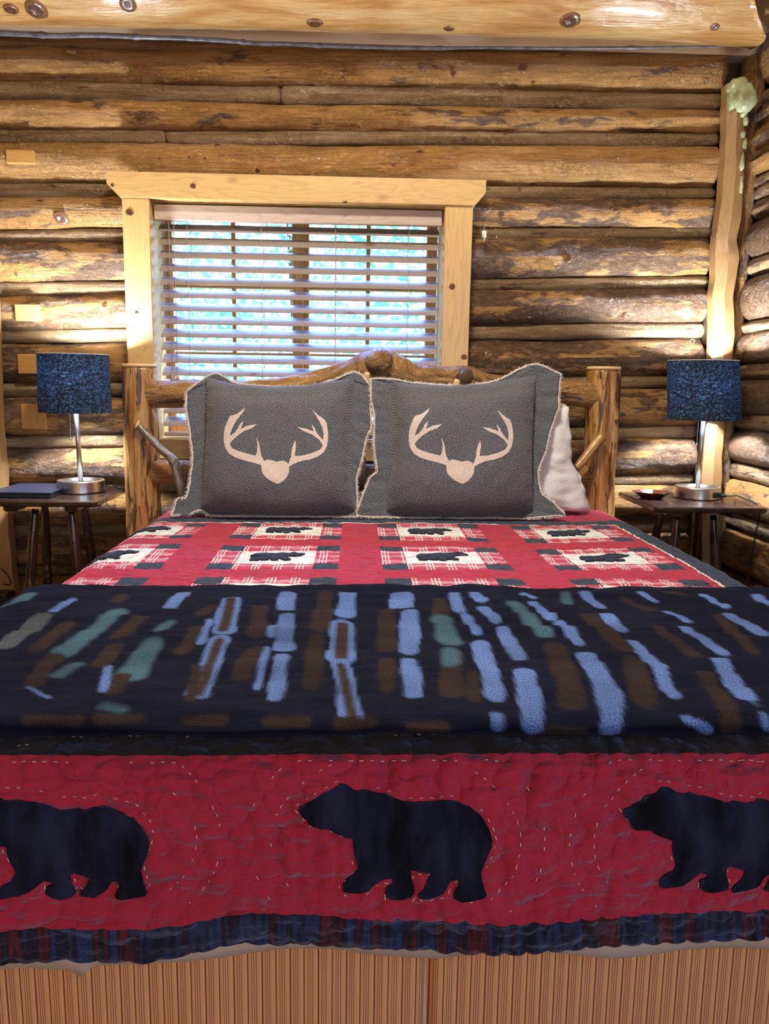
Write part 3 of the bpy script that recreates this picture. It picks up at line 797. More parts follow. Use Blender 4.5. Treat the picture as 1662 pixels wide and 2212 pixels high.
for k, px in enumerate((368, 379)):
    x = WY(px, 640, 3.02).x; cm = MB(); zb_ = WY(px, 812, 3.02).z
    cm.tube([(x, 3.02, zb_), (x + .002, 3.02, 1.5), (x, 3.025, CZ1 - .05)], .0011, 6)
    cm.lathe([(.0, .03), (.004, .028), (.006, .012), (.0095, 0), (.0, -.001)], (x, 3.02, zb_ - .02), 10)
    cm.build('pull_cord', cordm, bl)

# ---- outside: lawn and three trees
tag(MB().box((-14, 3.6, -.9), (14, 24, -.8)).build('ground', M['grass'], smooth=False), kind='structure')
for ti, (x, y, h, lab) in enumerate(((-2.6, 7.2, 4.6, 'leafy green tree beyond the left half of the window'), (1.5, 8.0, 5.2, 'taller leafy tree beyond the right half of the window'), (-.93, 12.5, 6.0, 'farther pale green tree between the two nearer ones'))):
    t = empty('leafy_tree', (x, y, -.8)); tag(t, lab, 'tree', 'trees outside the window')
    MB().tube([(x, y, -.8), (x + .05, y, 1.0), (x - .1, y, h * .6), (x, y, h - .8)], [.12, .10, .07, .02], 10).build('trunk', M['trunk'], t)
    r = random.Random(ti); fm = MB()
    for _ in range(5200):
        a = r.uniform(0, 2 * PI); q = math.sqrt(r.random()); zz = r.uniform(-.4, h - .8); w = 1.75 * math.sqrt(max(.05, 1 - ((zz - h * .4) / (h * .62)) ** 2))
        c = Vector((x + math.cos(a) * q * w, y + math.sin(a) * q * w, zz))
        if noise.noise(c * 2.3 + Vector((ti * 9, 0, 0))) < -.22: continue
        s = r.uniform(.045, .10); u_ = Vector((r.uniform(-1, 1), r.uniform(-1, 1), r.uniform(-1, 1))).normalized(); v_ = u_.cross(Vector((r.random(), r.random(), r.random()))).normalized()
        fm.add([c - u_ * s, c + v_ * s * .45 + Vector((0, 0, .01)), c + u_ * s, c - v_ * s * .45], [(0, 1, 2, 3)])
    fm.build('foliage', M['leaf'], t, smooth=False)

# ---- knots and nail holes the photograph shows, seated on the real wood surfaces
def world_bvh(objs):
    VV = []; FF = []
    for o in objs:
        off = parent_world(o); b = len(VV)
        VV += [tuple(v.co + off) for v in o.data.vertices]; FF += [tuple(i + b for i in q.vertices) for q in o.data.polygons]
    return BVHTree.FromPolygons(VV, FF)
def knotmat():
    t = NT('knot_wood'); p = t.uv(); s = t.sep(p)
    c = t.ramp(t.math('ADD', s[0], t.math('MULTIPLY', t.noise(t.obj(), 60, 3), .35)), [(.25, (.05, .018, .010)), (.5, (.16, .065, .03)), (.72, (.04, .016, .010)), (1.0, (.22, .10, .04))])
    return t.fin(c, .3, t.bump(t.noise(t.obj(), 90, 3), .5, .004), Coat_Weight=.5)
M['knot'] = knotmat()
def knots(parent, lst, target):
    tree = world_bvh(target)
    for px, py, r in lst:
        hit, n, fi, d = tree.ray_cast(CAM_C, ray(px, py).normalized())
        if hit is None: continue
        if n.dot(ray(px, py)) > 0: n = -n
        R_ = r * d / F; q = n.to_track_quat('Z', 'Y').to_matrix(); g = .9 + .3 * RND.random()
        prof_ = [(0, .10, 0), (.35, .16, .35), (.55, .20, .55), (.8, .16, .8), (1.0, .04, 1.0), (1.08, -.25, 1.1)]
        V = []; U = []; Fc = []; m = 18
        for rr, h, uu in prof_:
            for k in range(m):
                a = 2 * PI * k / m; w = 1 + .12 * noise.noise(Vector((math.cos(a) * 2 + px, math.sin(a) * 2, py)))
                v = q @ Vector((math.cos(a) * rr * R_ * w * g, math.sin(a) * rr * R_ * w, h * R_)); V.append(hit + v); U.append((uu, a))
        for j in range(len(prof_) - 1):
            for k in range(m): a = j * m + k; b = j * m + (k + 1) % m; Fc.append((a, b, b + m, a + m))
        mk('knot', V, Fc, M['knot'], parent, U)
wall_logs = [o for o in wall_back.children if o.name.startswith(('log', 'filler'))]
knots(wall_back, [(155, 106, 13), (477, 135, 7), (911, 145, 6), (980, 158, 6), (1130, 146, 9), (132, 472, 14), (1228, 558, 8), (1175, 636, 8), (1355, 682, 10), (970, 340, 4), (557, 368, 5), (1122, 408, 5), (1083, 462, 7), (1330, 452, 6), (1525, 175, 5), (1056, 766, 9), (354, 192, 4), (537, 186, 4), (345, 342, 3), (410, 340, 3), (443, 342, 3), (543, 342, 3), (593, 342, 3), (690, 343, 3), (850, 355, 4), (60, 640, 5), (35, 592, 4), (226, 660, 5), (1300, 527, 3), (470, 314, 6), (1290, 640, 4), (30, 1190, 7)], wall_logs)
knots(ceiling, [(24, 20, 12), (78, 20, 20), (276, 8, 16), (680, 50, 15), (1232, 44, 17), (970, 62, 10), (1545, 58, 8)], [o for o in ceiling.children])
for o in [o for o in win.children if 'casing' in o.name]:
    knots(o, dict(head_casing=[(417, 402, 5.5), (745, 437, 5.5), (243, 400, 3.5)]).get(o.name, {'side_casing': [(280, 459, 7), (295, 675, 3.5)], 'side_casing.001': [(977, 619, 6.5), (1003, 771, 6)]}.get(o.name, [])), [o])
# ================================================================== BED
BT = .69
def dropf(s, R):
    """horizontal run and fall for arc length s past the start of a rounded edge"""
    if s <= 0: return 0., 0.
    if s < R * PI / 2: th = s / R; return R * math.sin(th), R * (1 - math.cos(th))
    e = s - R * PI / 2
    return R + e * .03, R + e
def bed_surface(u, v, up=0.0, bulge=True):
    xl, xr, v0 = -.60, .845, .955; R = .085 + up; Rf = .075 + up
    hl, dl = dropf(xl - u, R); hr, dr = dropf(u - xr, R); hf, df = dropf(v0 - v, Rf)
    x = min(max(u, xl), xr) - hl + hr; y = max(v, v0) - hf
    ds = max(dl, dr)
    d = max(ds, df) if min(ds, df) > .06 else math.hypot(ds, df)
    return Vector((x, y, BT + up - d))
def quilt_P(u, v, up=0.0):
    p = bed_surface(u, v, up)
    n = Vector((0, 0, 1))
    if v < .955: th = min((.955 - v) / .075, PI / 2); n = Vector((0, -math.sin(th), math.cos(th)))
    elif u < -.60: th = min((-.60 - u) / .085, PI / 2); n = Vector((-math.sin(th), 0, math.cos(th)))
    elif u > .845: th = min((u - .845) / .085, PI / 2); n = Vector((math.sin(th), 0, math.cos(th)))
    w = (.0035 if v < 1 else .002) * noise.noise(Vector((u * 9, v * 26, 1))) + .0022 * noise.noise(Vector((u * 22, v * 60, 4)))
    w += .006 * noise.noise(Vector((u * 3, v * 3, 2)))
    c = u / .031 + 1.1 * noise.noise(Vector((u * 3.5, v * 5, 8))) * 2; r_ = v / .0165 + 1.6 * noise.noise(Vector((u * 16, v * 9, 5)))
    am = .5 + .5 * min(1, max(0, .5 + 2 * noise.noise(Vector((u * 3, v * 7, 15)))))
    pf = abs(math.sin(PI * c)) ** .5 * (.25 + .75 * abs(math.sin(PI * r_)) ** .5)
    w += (.0085 if v < 1 else .0030) * am * (pf - .7)
    if v < .90:   # the hanging part waves a little
        k = min(1, (.90 - v) / .2)
        w += k * (.014 * math.sin(u * 7.5 + .6) + .010 * noise.noise(Vector((u * 5, 0, 7))))
    return p + n * (w + up * 0)
# hem of the hanging part as height below the black band (arc positions)
V_RED_TOP = .901; V_RED_BOT = .695; V_HEM = .655
def hem_warp(u, v):
    """lets the lower edge wave up and down like the cloth in the room"""
    if v >= V_RED_TOP: return v
    k = (V_RED_TOP - v) / (V_RED_TOP - V_HEM)
    return v - k * interp(u, [(-.6, .020), (-.40, .024), (-.26, .030), (-.20, .018), (-.13, -.001), (-.05, -.006), (.04, -.001), (.2, .004), (.5, .003), (1, .003)])
BLK_X = [-.768 + .4165 * i for i in range(4)]; BLK_W = .31
BLK_Y = [(2.41, 2.15), (2.065, 1.805), (1.72, 1.46), (1.375, 1.115)]
CN = .060
PAN_L, PAN_R, PAN_T, PAN_B = -.800, .812, 2.425, .985
ub = [-1.02, PAN_L - .006, PAN_L, PAN_R, PAN_R + .006, 1.25]
for x in BLK_X: ub += [x, x + CN, x + BLK_W - CN, x + BLK_W]
vb = [2.74, 2.50, PAN_T + .006, PAN_T, PAN_B, PAN_B - .006, V_RED_TOP, V_RED_BOT, V_HEM]
for a, b in BLK_Y: vb += [a, a - CN, b + CN, b]
def lines(brk, stepf):
    b = sorted(set(round(x, 5) for x in brk)); out = []
    for p, q in zip(b, b[1:]):
        n = max(1, math.ceil((q - p) / stepf((p + q) / 2)))
        out += [p + (q - p) * i / n for i in range(n)]
    return out + [b[-1]]
us = lines(ub, lambda x: .0046); vs = lines(vb, lambda v: .0034 if v < .92 else (.005 if v > 1.5 else .02))
V = []; U = []
for v in vs:
    for u in us:
        vv = hem_warp(u, v); V.append(quilt_P(u, vv)); U.append((u, v))
nu = len(us); Fc = []; MI = []
def cell(u, v):
    # 0 red 1 plaid 2 cream 3 navy 4 black 5 white 6 border
    if v < V_RED_BOT: return 6
    if v < V_RED_TOP: return 0
    inn = PAN_L < u < PAN_R and PAN_B < v < PAN_T
    if not inn:
        if PAN_L - .006 < u < PAN_R + .006 and PAN_B - .006 < v < PAN_T + .006: return 5
        if v > 2.50: return 0
        if v < PAN_B: return 4
        return 3
    for x in BLK_X:
        if x < u < x + BLK_W:
            for a, b in BLK_Y:
                if b < v < a:
                    eu = u < x + CN or u > x + BLK_W - CN; ev = v > a - CN or v < b + CN
                    return 3 if eu and ev else (1 if eu or ev else 2)
    return 0
for j in range(len(vs) - 1):
    vc = (vs[j] + vs[j + 1]) / 2
    for i in range(nu - 1):
        a = j * nu + i; Fc.append((a, a + 1, a + nu + 1, a + nu)); MI.append(cell((us[i] + us[i + 1]) / 2, vc))
quilt = empty('patchwork_quilt', (.1, .9, BT)); tag(quilt, 'red patchwork quilt with black bears covering the bed and hanging over its foot', 'quilt')
qm = mk('quilt_cloth', V, Fc, [M['q_red'], M['q_plaid'], M['q_cream'], M['q_navy'], M['q_black'], M['q_white'], M['q_border']], quilt, U, True, MI)
so_ = qm.modifiers.new('thickness', 'SOLIDIFY'); so_.thickness = .006; so_.offset = -1
# inverse lookup photograph pixel -> cloth coordinate, from the real cloth
bvh = BVHTree.FromPolygons([tuple(v) for v in V], Fc)
def cloth_uv(px, py):
    hit, n, fi, d = bvh.ray_cast(CAM_C, ray(px, py).normalized())
    if hit is None: return None
    f = Fc[fi]; w = 0; a = Vector((0, 0))
    for k in f:
        q = 1 / ((Vector(V[k]) - hit).length + 1e-5); w += q; a += Vector(U[k]) * q
    return a / w
bear_px = [(145, 315), (185, 285), (245, 262), (290, 225), (340, 205), (370, 185), (400, 168), (440, 163), (475, 175), (495, 200), (520, 208), (600, 205), (680, 220), (740, 245), (800, 268), (840, 278), (920, 275), (1000, 268), (1060, 262), (1120, 262), (1180, 275), (1250, 305), (1310, 350), (1350, 400), (1385, 460), (1400, 520), (1395, 570), (1370, 630), (1340, 690), (1328, 740), (1335, 800), (1355, 850), (1358, 880), (1340, 895), (1260, 920), (1200, 922), (1155, 905), (1148, 880), (1165, 840), (1185, 800), (1170, 775), (1130, 790), (1100, 835), (1080, 870), (1020, 895), (950, 905), (920, 895), (912, 878), (950, 845), (975, 800), (1000, 740), (960, 732), (900, 722), (870, 720), (875, 780), (890, 830), (892, 870), (870, 900), (800, 912), (740, 908), (705, 890), (697, 860), (715, 830), (750, 805), (745, 772), (700, 775), (640, 815), (590, 850), (540, 862), (470, 862), (430, 850), (425, 820), (445, 785), (500, 750), (530, 715), (520, 680), (500, 620), (488, 560), (485, 515), (440, 505), (380, 480), (335, 452), (280, 450), (235, 442), (205, 420), (195, 390), (155, 365), (143, 335)]
c3 = 550 / 1662
buv = [cloth_uv(600 + x * c3, 1640 + y * c3) for x, y in bear_px]
def applique(name, outline, du, dv, step, mat, parent, puff=.004, label=None, warp=True, base=.0025, edge=.012):
    ol = [(p[0], p[1]) for p in outline]; pts, tri = fill_poly(ol, step)
    E = [Vector((*p, 0)) for p in ol]
    def ed(x, y):
        best = 9; q = Vector((x, y, 0))
        for a, b in zip(E, E[1:] + E[:1]):
            ab = b - a; t = max(0, min(1, (q - a).dot(ab) / max(1e-12, ab.dot(ab)))); best = min(best, (q - a - ab * t).length)
        return best
    VV = []; UU = []
    for x, y in pts:
        d = min(1, ed(x, y) / edge); h = base + puff * math.sin(d * PI / 2) + (.003 * noise.noise(Vector((x * 40, y * 40, 3))) if puff > .003 else 0)
        u, v = x + du, y + dv; vv = v
        e = 1e-3; p = quilt_P(u, vv); t1 = quilt_P(u + e, vv) - p; t2 = quilt_P(u, vv + e) - p
        n = t1.cross(t2).normalized()
        n = Vector((0, 0, 1)) if v > 1 else Vector((0, -1, .05)).normalized()
        VV.append(p + n * h); UU.append((u, v))
    # skirt down to the cloth
    nb_ = len(VV); 
    bmx = bmesh.new(); vs_ = [bmx.verts.new(p) for p in VV]
    for t in tri:
        try: bmx.faces.new([vs_[k] for k in t])
        except ValueError: pass
    bmx.verts.ensure_lookup_table(); bmx.edges.ensure_lookup_table()
    be = [e for e in bmx.edges if e.is_boundary]; pairs = [(e.verts[0].index, e.verts[1].index) for e in be]
    bmx.verts.index_update(); pairs = [(e.verts[0].index, e.verts[1].index) for e in bmx.edges if e.is_boundary]
    bmx.free()
    low = {}; F2 = [t for t in tri]
    for a, b in pairs:
        for k in (a, b):
            if k not in low:
                low[k] = len(VV); n = Vector((0, 0, 1)) if UU[k][1] > 1 else Vector((0, -1, 0)); VV.append(VV[k] - n * (base + .003)); UU.append(UU[k])
        F2.append((a, b, low[b], low[a]))
    o = mk(name, VV, F2, mat, parent, UU, True)
    if label: o['label'] = label
    return o
# cloth_uv returns unwarped v; convert to warped
buv = [(p.x, hem_warp(p.x, p.y)) for p in buv]
du = .3935
for k, lab in ((0, 'middle black bear walking left'), (1, 'right black bear walking left'), (-1, 'left black bear, only rump and legs in view')):
    applique('bear_applique', buv, du * k + (0 if k >= 0 else -.022), -.004 if k == 1 else (-.012 if k == -1 else 0), .0085, M['bear'], quilt, .006, lab)
# little bears in the cream fields, walking right
bx = [p[0] for p in buv]; by = [p[1] for p in buv]; bcx = (min(bx) + max(bx)) / 2; bcy = (min(by) + max(by)) / 2; bw = max(bx) - min(bx)
M['bear_small'] = quilt_mat('small_bear_cloth', (.012, .014, .022))
for i, x in enumerate(BLK_X):
    for j, (a, b) in enumerate(BLK_Y[:2]):
        s = .135 / bw; ox = x + BLK_W / 2; oy = (a + b) / 2
        ol = [(ox - (p[0] - bcx) * s, oy + (p[1] - bcy) * s * 1.05) for p in buv[::-1]]
        applique('bear_applique', ol, 0, 0, .0055, M['bear_small'], quilt, .0008, 'small black bear on a cream square', base=.0042, edge=.004)
# hand stitching
st = MB()
def stitch(pts, L=.0055, gap=.007, r=.0007, skip=.25):
    ps = []
    for a, b in zip(pts, pts[1:]):
        n = max(1, int((Vector(b) - Vector(a)).length / .002)); ps += [Vector(a).lerp(Vector(b), i / n) for i in range(n)]
    acc = 0; i = 0; step = int((L + gap) / .002); ll = int(L / .002)
    while i + ll < len(ps):
        if RND.random() > skip:
            P = []
            for q in (ps[i], ps[i + ll]):
                u, v = q.x, q.y; v = v
                P.append(quilt_P(u, v) + (Vector((0, -.0014, .0006))))
            st.tube(P, r, 4, True)
        i += step
cen = Vector((bcx, bcy))
for k in (-1, 0, 1):
    ol = [Vector((p[0], p[1])) for p in buv]; o2 = []
    for p in ol:
        d = (p - cen); o2.append(p + d.normalized() * .005 + Vector((du * k - (.022 if k < 0 else 0), 0)))
    stitch(o2 + o2[:1], skip=.35)
    for off in (.035, .065):
        arc = []
        for a in range(-40, 221, 6):
            t = math.radians(a); arc.append(Vector((bcx + du * k + math.cos(t) * (bw / 2 + off), max(V_RED_BOT + .01, min(V_RED_TOP - .008, bcy + math.sin(t) * (.075 + off))))))
        stitch(arc, skip=.45)
for (x0, x1, v_) in ((-.44, -.36, .914), (-.42, .52, .931)):
    stitch([Vector((x0, v_)), Vector((x1, v_ + .001))], .004, .006, .0006, .35)
tag(st.build('hand_stitching', M['thread'], quilt), 'cream dashed stitching', kind='stuff')

# ---- plush blanket lying across the foot half
prof = [(1.545, .694), (1.550, .704), (1.543, .714), (1.52, .720)]
L0 = 0
def blanket_profile():
    pts = [(y, z) for y, z in prof]
    y = 1.50
    while y > .925: pts.append((y, .724)); y -= .0055
    for k in range(0, 13):
        th = k / 12 * math.radians(165); R = .0155
        pts.append((.912 - math.sin(th) * (R + .012), .724 - R + math.cos(th) * R))
    pts.append((.93, .690))
    return pts
bp = blanket_profile(); barc = [0]
for a, b in zip(bp, bp[1:]): barc.append(barc[-1] + math.hypot(a[0] - b[0], a[1] - b[1]))
bus = [-1.08 + i * .0045 for i in range(int((1.30 + 1.08) / .0045))]
BV = []; BU = []; Rb = .10
for (y, z), s in zip(bp, barc):
    for u in bus:
        hl, dl = dropf(-.59 - u, Rb); hr, dr = dropf(u - .852, Rb)
        x = min(max(u, -.59), .852) - hl + hr; d = max(dl, dr)
        w = .007 * noise.noise(Vector((u * 3, s * 22, 0))) + .004 * noise.noise(Vector((u * 10, s * 45, 5))) + .003 * noise.noise(Vector((u * 25, s * 25, 9)))
        yy = y; zz = z - d
        if s < .03: yy += .012 * noise.noise(Vector((u * 6, 1, 1))) + .02 * math.sin(u * 2.2 + .3) * .4
        if s > barc[-1] - .09:
            k = (s - barc[-1] + .09) / .09; yy -= k * .004 * noise.noise(Vector((u * 14, 3, 3))); zz += k * .004 * noise.noise(Vector((u * 11, 8, 3)))
        BV.append(Vector((x, yy - (w if s > barc[-1] - .1 else 0), zz + w + .004 * min(1, max(0, (s - .0) / .05)))))
        BU.append((u, s))
bn = len(bus); BF = [(j * bn + i, j * bn + i + 1, (j + 1) * bn + i + 1, (j + 1) * bn + i) for j in range(len(bp) - 1) for i in range(bn - 1)]
bbvh = BVHTree.FromPolygons([tuple(v) for v in BV], BF)
def bl_uv(px, py):
    hit, n, fi, d = bbvh.ray_cast(CAM_C, ray(px, py).normalized())
    if hit is None: return None
    a = Vector((0, 0)); w = 0
    for k in BF[fi]:
        q = 1 / ((BV[k] - hit).length + 1e-5); w += q; a += Vector(BU[k]) * q
    return a / w
bl_col = np.zeros((len(BV), 4)); bl_col[:, :] = (.0016, .0026, .011, 1)
UVA = np.array(BU)
Bc = (.12, .21, .50); Tc = (.055, .125, .17); Wc = (.030, .018, .012); Gc = (.07, .085, .10)
blobs = [('B',750,1285,747,1327,34),('B',740,1347,738,1418,46),('B',738,1437,758,1548,38),('B',620,1282,620,1315,36),('B',620,1328,613,1400,36),('B',607,1420,595,1508,30),('B',500,1292,483,1358,40),('B',475,1382,430,1500,42),('B',455,1340,433,1388,16),('B',395,1282,366,1313,26),('T',255,1325,140,1405,42),('T',330,1388,280,1460,50),('W',262,1462,247,1492,30),('T',370,1345,345,1360,22),('G',92,1332,8,1395,50),('B',155,1297,115,1320,20),('T',60,1285,20,1305,25),('W',115,1422,75,1478,36),('T',165,1435,125,1460,30),('B',60,1485,105,1507,14),('B',235,1440,224,1490,18),('B',590,1352,587,1372,18),('B',577,1400,556,1485,14),('T',228,1525,262,1532,20),
('W',145,1350,82,1400,34),('W',305,1332,252,1375,34),('W',250,1395,212,1438,30),('W',460,1310,437,1325,26),('W',425,1355,392,1408,28),('W',565,1312,555,1370,30),('W',550,1402,522,1460,36),('W',702,1285,690,1355,34),('W',685,1375,675,1480,34),('W',425,1440,412,1510,22),('W',262,1288,255,1295,26),
('W',60,1553,170,1553,11),('W',215,1551,300,1553,14),('W',405,1556,480,1556,11),('W',580,1558,660,1558,11),('W',735,1562,800,1560,10),('W',890,1570,960,1572,10),('W',1180,1578,1260,1580,9),
('B',866,1282,870,1312,42),('B',884,1322,886,1408,38),('B',886,1427,892,1502,30),('B',982,1282,992,1316,24),('B',1010,1332,1028,1365,18),('B',1038,1392,1070,1500,33),('B',1027,1282,1038,1294,22),('B',1043,1314,1070,1338,26),('B',1087,1358,1125,1422,27),('B',1134,1452,1153,1562,44),('B',1072,1545,1075,1568,28),('B',1132,1283,1152,1289,14),('B',1153,1304,1190,1334,22),('B',1212,1348,1252,1389,26),('B',1266,1416,1311,1490,44),('B',1311,1490,1322,1572,48),('B',1262,1281,1300,1312,22),('B',1312,1326,1342,1360,30),('B',1362,1384,1422,1436,27),('B',1422,1436,1455,1503,27),('B',1387,1281,1415,1299,16),('B',1442,1321,1486,1342,20),('B',1478,1354,1560,1409,26),('B',1557,1424,1615,1508,34),('B',1480,1552,1530,1578,36),('B',1522,1286,1565,1309,16),('B',1578,1329,1650,1369,28),('B',1637,1288,1660,1302,22),('B',1652,1548,1657,1570,26),
('W',948,1296,952,1330,28),('T',955,1340,972,1385,42),('W',974,1408,978,1495,40),('T',970,1405,972,1430,34),('W',1020,1455,1027,1510,24),('W',836,1318,836,1400,34),('W',836,1430,834,1488,34),('T',1112,1305,1174,1366,32),('W',1200,1396,1218,1450,48),('W',1225,1455,1240,1525,46),('W',1275,1330,1350,1402,34),('W',1365,1428,1396,1520,38),('T',1222,1280,1227,1302,20),('W',1352,1296,1405,1318,26),('W',1420,1352,1495,1412,30),('W',1522,1452,1580,1565,38),('W',1552,1330,1630,1408,22),('W',1440,1278,1475,1283,16)]
cols = dict(B=Bc, T=Tc, W=Wc, G=Gc)
nz = np.array([noise.noise(Vector((u * 14, s * 14, 2))) for u, s in BU]); nz2 = np.array([noise.noise(Vector((u * 6, s * 9, 12))) for u, s in BU])
bl_col[:, :3] *= (1 + 1.5 * np.clip(nz2, 0, 1))[:, None]
def stroke(a, b, hw, k):
    A = np.array(a); ab = np.array(b) - A; L = np.linalg.norm(ab)
    t = np.clip(((UVA - A) @ ab) / (L * L), 0, 1); dist = np.linalg.norm(UVA - A - t[:, None] * ab, axis=1)
    m = np.clip((hw * (1 + .35 * nz) - dist) / .004 + .5, 0, 1)[:, None]
    bl_col[:, :3] = bl_col[:, :3] * (1 - m) + np.array(cols[k]) * (1 + .35 * nz2 + .3 * nz)[:, None] * m
rb = random.Random(3)   # the same streaks run on over both sides of the bed
for u0 in [-1.06 + .055 * i for i in range(5)] + [.99 + .055 * i for i in range(6)]:
    s_ = .03 + rb.random() * .06
    while s_ < .58:
        L_ = rb.uniform(.05, .11); stroke((u0, s_), (u0 + rb.uniform(-.012, .012), s_ + L_), rb.uniform(.008, .012), 'B' if (int(u0 * 40) % 2) else 'W'); s_ += L_ + .04
for k, x0, y0, x1, y1, wd in blobs:
    a = bl_uv(x0, y0); b = bl_uv(x1, y1); e = bl_uv(min(1661, (x0 + x1) / 2 + wd / 2), (y0 + y1) / 2); f = bl_uv(max(1, (x0 + x1) / 2 - wd / 2), (y0 + y1) / 2)
    if a is None or b is None or e is None or f is None: continue
    hw = abs(e.x - f.x) / 2 * 1.15
    if abs(x1 - x0) > abs(y1 - y0) * 2.5: hw = .009
    A = np.array(a); Bv = np.array(b); ab = Bv - A; L = np.linalg.norm(ab) + 1e-9
    # oblique width -> width across the stroke
    dirn = ab / L; hw *= max(.35, abs(dirn[1]))
    if abs(x1 - x0) > abs(y1 - y0) * 2.5: hw = .008
    t = np.clip(((UVA - A) @ ab) / (L * L), 0, 1); dist = np.linalg.norm(UVA - A - t[:, None] * ab, axis=1)
    endcut = 1.0
    m = np.clip((hw * (1 + .35 * nz) - dist) / (.0035 if k != 'T' else .009) + .5, 0, 1)
    c = np.array(cols[k])
    shade_ = (1 + .35 * nz2 + .3 * nz)[:, None]
    if k == 'B' and x0 < 800 and wd > 36: # brown heart inside the left-hand blue stripes
        m2 = np.clip((hw * .5 - dist) / .006 + .5, 0, 1)[:, None]; c = c * (1 - m2) + np.array(Wc) * 1.6 * m2
    bl_col[:, :3] = bl_col[:, :3] * (1 - m[:, None]) + c * shade_ * m[:, None]
bo = mk('plush_blanket', BV, BF, M['fur'], None, BU)
ca = bo.data.color_attributes.new('fur', 'FLOAT_COLOR', 'POINT'); ca.data.foreach_set('color', bl_col.astype(np.float32).ravel())
tag(bo, 'dark navy plush throw with blue and brown streaks folded across the foot of the bed', 'blanket')

# ---- mattress, box spring, sheet, bed skirt
def rbox(name, a, b, r, mat, parent=None):
    bm = bmesh.new(); bmesh.ops.create_cube(bm, size=1)
    for v in bm.verts: v.co = Vector([a[i] + (b[i] - a[i]) * (v.co[i] + .5) for i in range(3)])
    bmesh.ops.bevel(bm, geom=bm.edges[:], offset=r, segments=5, profile=.5, affect='EDGES')
    me = bpy.data.meshes.new(name); bm.to_mesh(me); bm.free(); me.materials.append(mat)
    for p in me.polygons: p.use_smooth = True
    o = bpy.data.objects.new(name, me); COL.objects.link(o); return o
tag(rbox('mattress', (-.645, .925, .40), (.865, 2.72, .672), .05, M['white_cloth']), 'thick white mattress under the red bear quilt', 'mattress')
tag(rbox('box_spring', (-.63, .95, .14), (.85, 2.72, .392), .02, M['white_cloth']), 'white box spring hidden behind the striped bed skirt', 'box spring')
# top sheet showing below the quilt hem
V = []; U = []; Fc = []; n = 160; m = 10
for j in range(m + 1):
    for i in range(n + 1):
        x = -.62 + 1.46 * i / n
        zb_ = interp(x, [(-.6, .385), (-.41, .384), (-.36, .378), (-.345, .367), (-.33, .384), (-.25, .392), (-.1, .402), (-.02, .402), (.02, .397), (.11, .391), (.17, .396), (.20, .401), (.28, .397), (.34, .392), (.42, .398), (.5, .40), (.84, .40)])
        z = .62 + (zb_ - .62) * j / m
        y = .905 - .004 * math.sin(x * 23) * j / m + .006 * noise.noise(Vector((x * 4, z * 4, 0)))
        V.append((x, y, z)); U.append((x, z))
for j in range(m):
    for i in range(n): a = j * (n + 1) + i; Fc.append((a, a + n + 1, a + n + 2, a + 1))
sh = mk('bed_sheet', V, Fc, M['sheet'], None, U); sh.modifiers.new('t', 'SOLIDIFY').thickness = .003
tag(sh, 'beige sheet edge showing below the plaid hem of the quilt', 'sheet')
# skirt: foot panel in two halves meeting at a pleat, and both sides
path = [(-.655, 2.72), (-.655, .935)]
V = []; U = []; Fc = []; n = 360
xs = []
px0 = WY(926, 2150, .92).x
def skirt_pt(s):
    """s runs along the side, the foot and the other side"""
    if s < 1.79: return (-.66, 2.72 - s, -1, 0)
    if s < 1.79 + 1.53: return (-.66 + s - 1.79, .93, 0, -1)
    return (.87, .93 + s - 3.32, 1, 0)
tot = 1.79 * 2 + 1.53; n = 900; rows = 10
for j in range(rows + 1):
    z = .43 + (.012 - .43) * j / rows
    for i in range(n + 1):
        s = tot * i / n; x, y, nx, ny = skirt_pt(s)
        w = (.003 + .006 * j / rows) * noise.noise(Vector((s * 9, 0, j * .05))) + .003 * math.sin(s * 31) * j / rows
        if ny: 
            d = x - px0
            w += -.06 * math.exp(-(d / .0038) ** 2) * (.35 + .65 * j / rows) + .004 * math.exp(-((d - .02) / .012) ** 2) * j / rows
            d2 = x - WY(280, 2150, .92).x - .012 * math.sin(j * .35); w += .006 * math.exp(-(d2 / .008) ** 2) * j / rows
        V.append((x + nx * w, y + ny * w, z)); U.append((s, z))
for j in range(rows):
    for i in range(n): a = j * (n + 1) + i; Fc.append((a, a + n + 1, a + n + 2, a + 1))
bs = mk('bed_skirt', V, Fc, M['skirt'], None, U); bs.modifiers.new('t', 'SOLIDIFY').thickness = .002
tag(bs, 'red and tan striped bed skirt hanging to the floor at the foot of the bed', 'bed skirt')

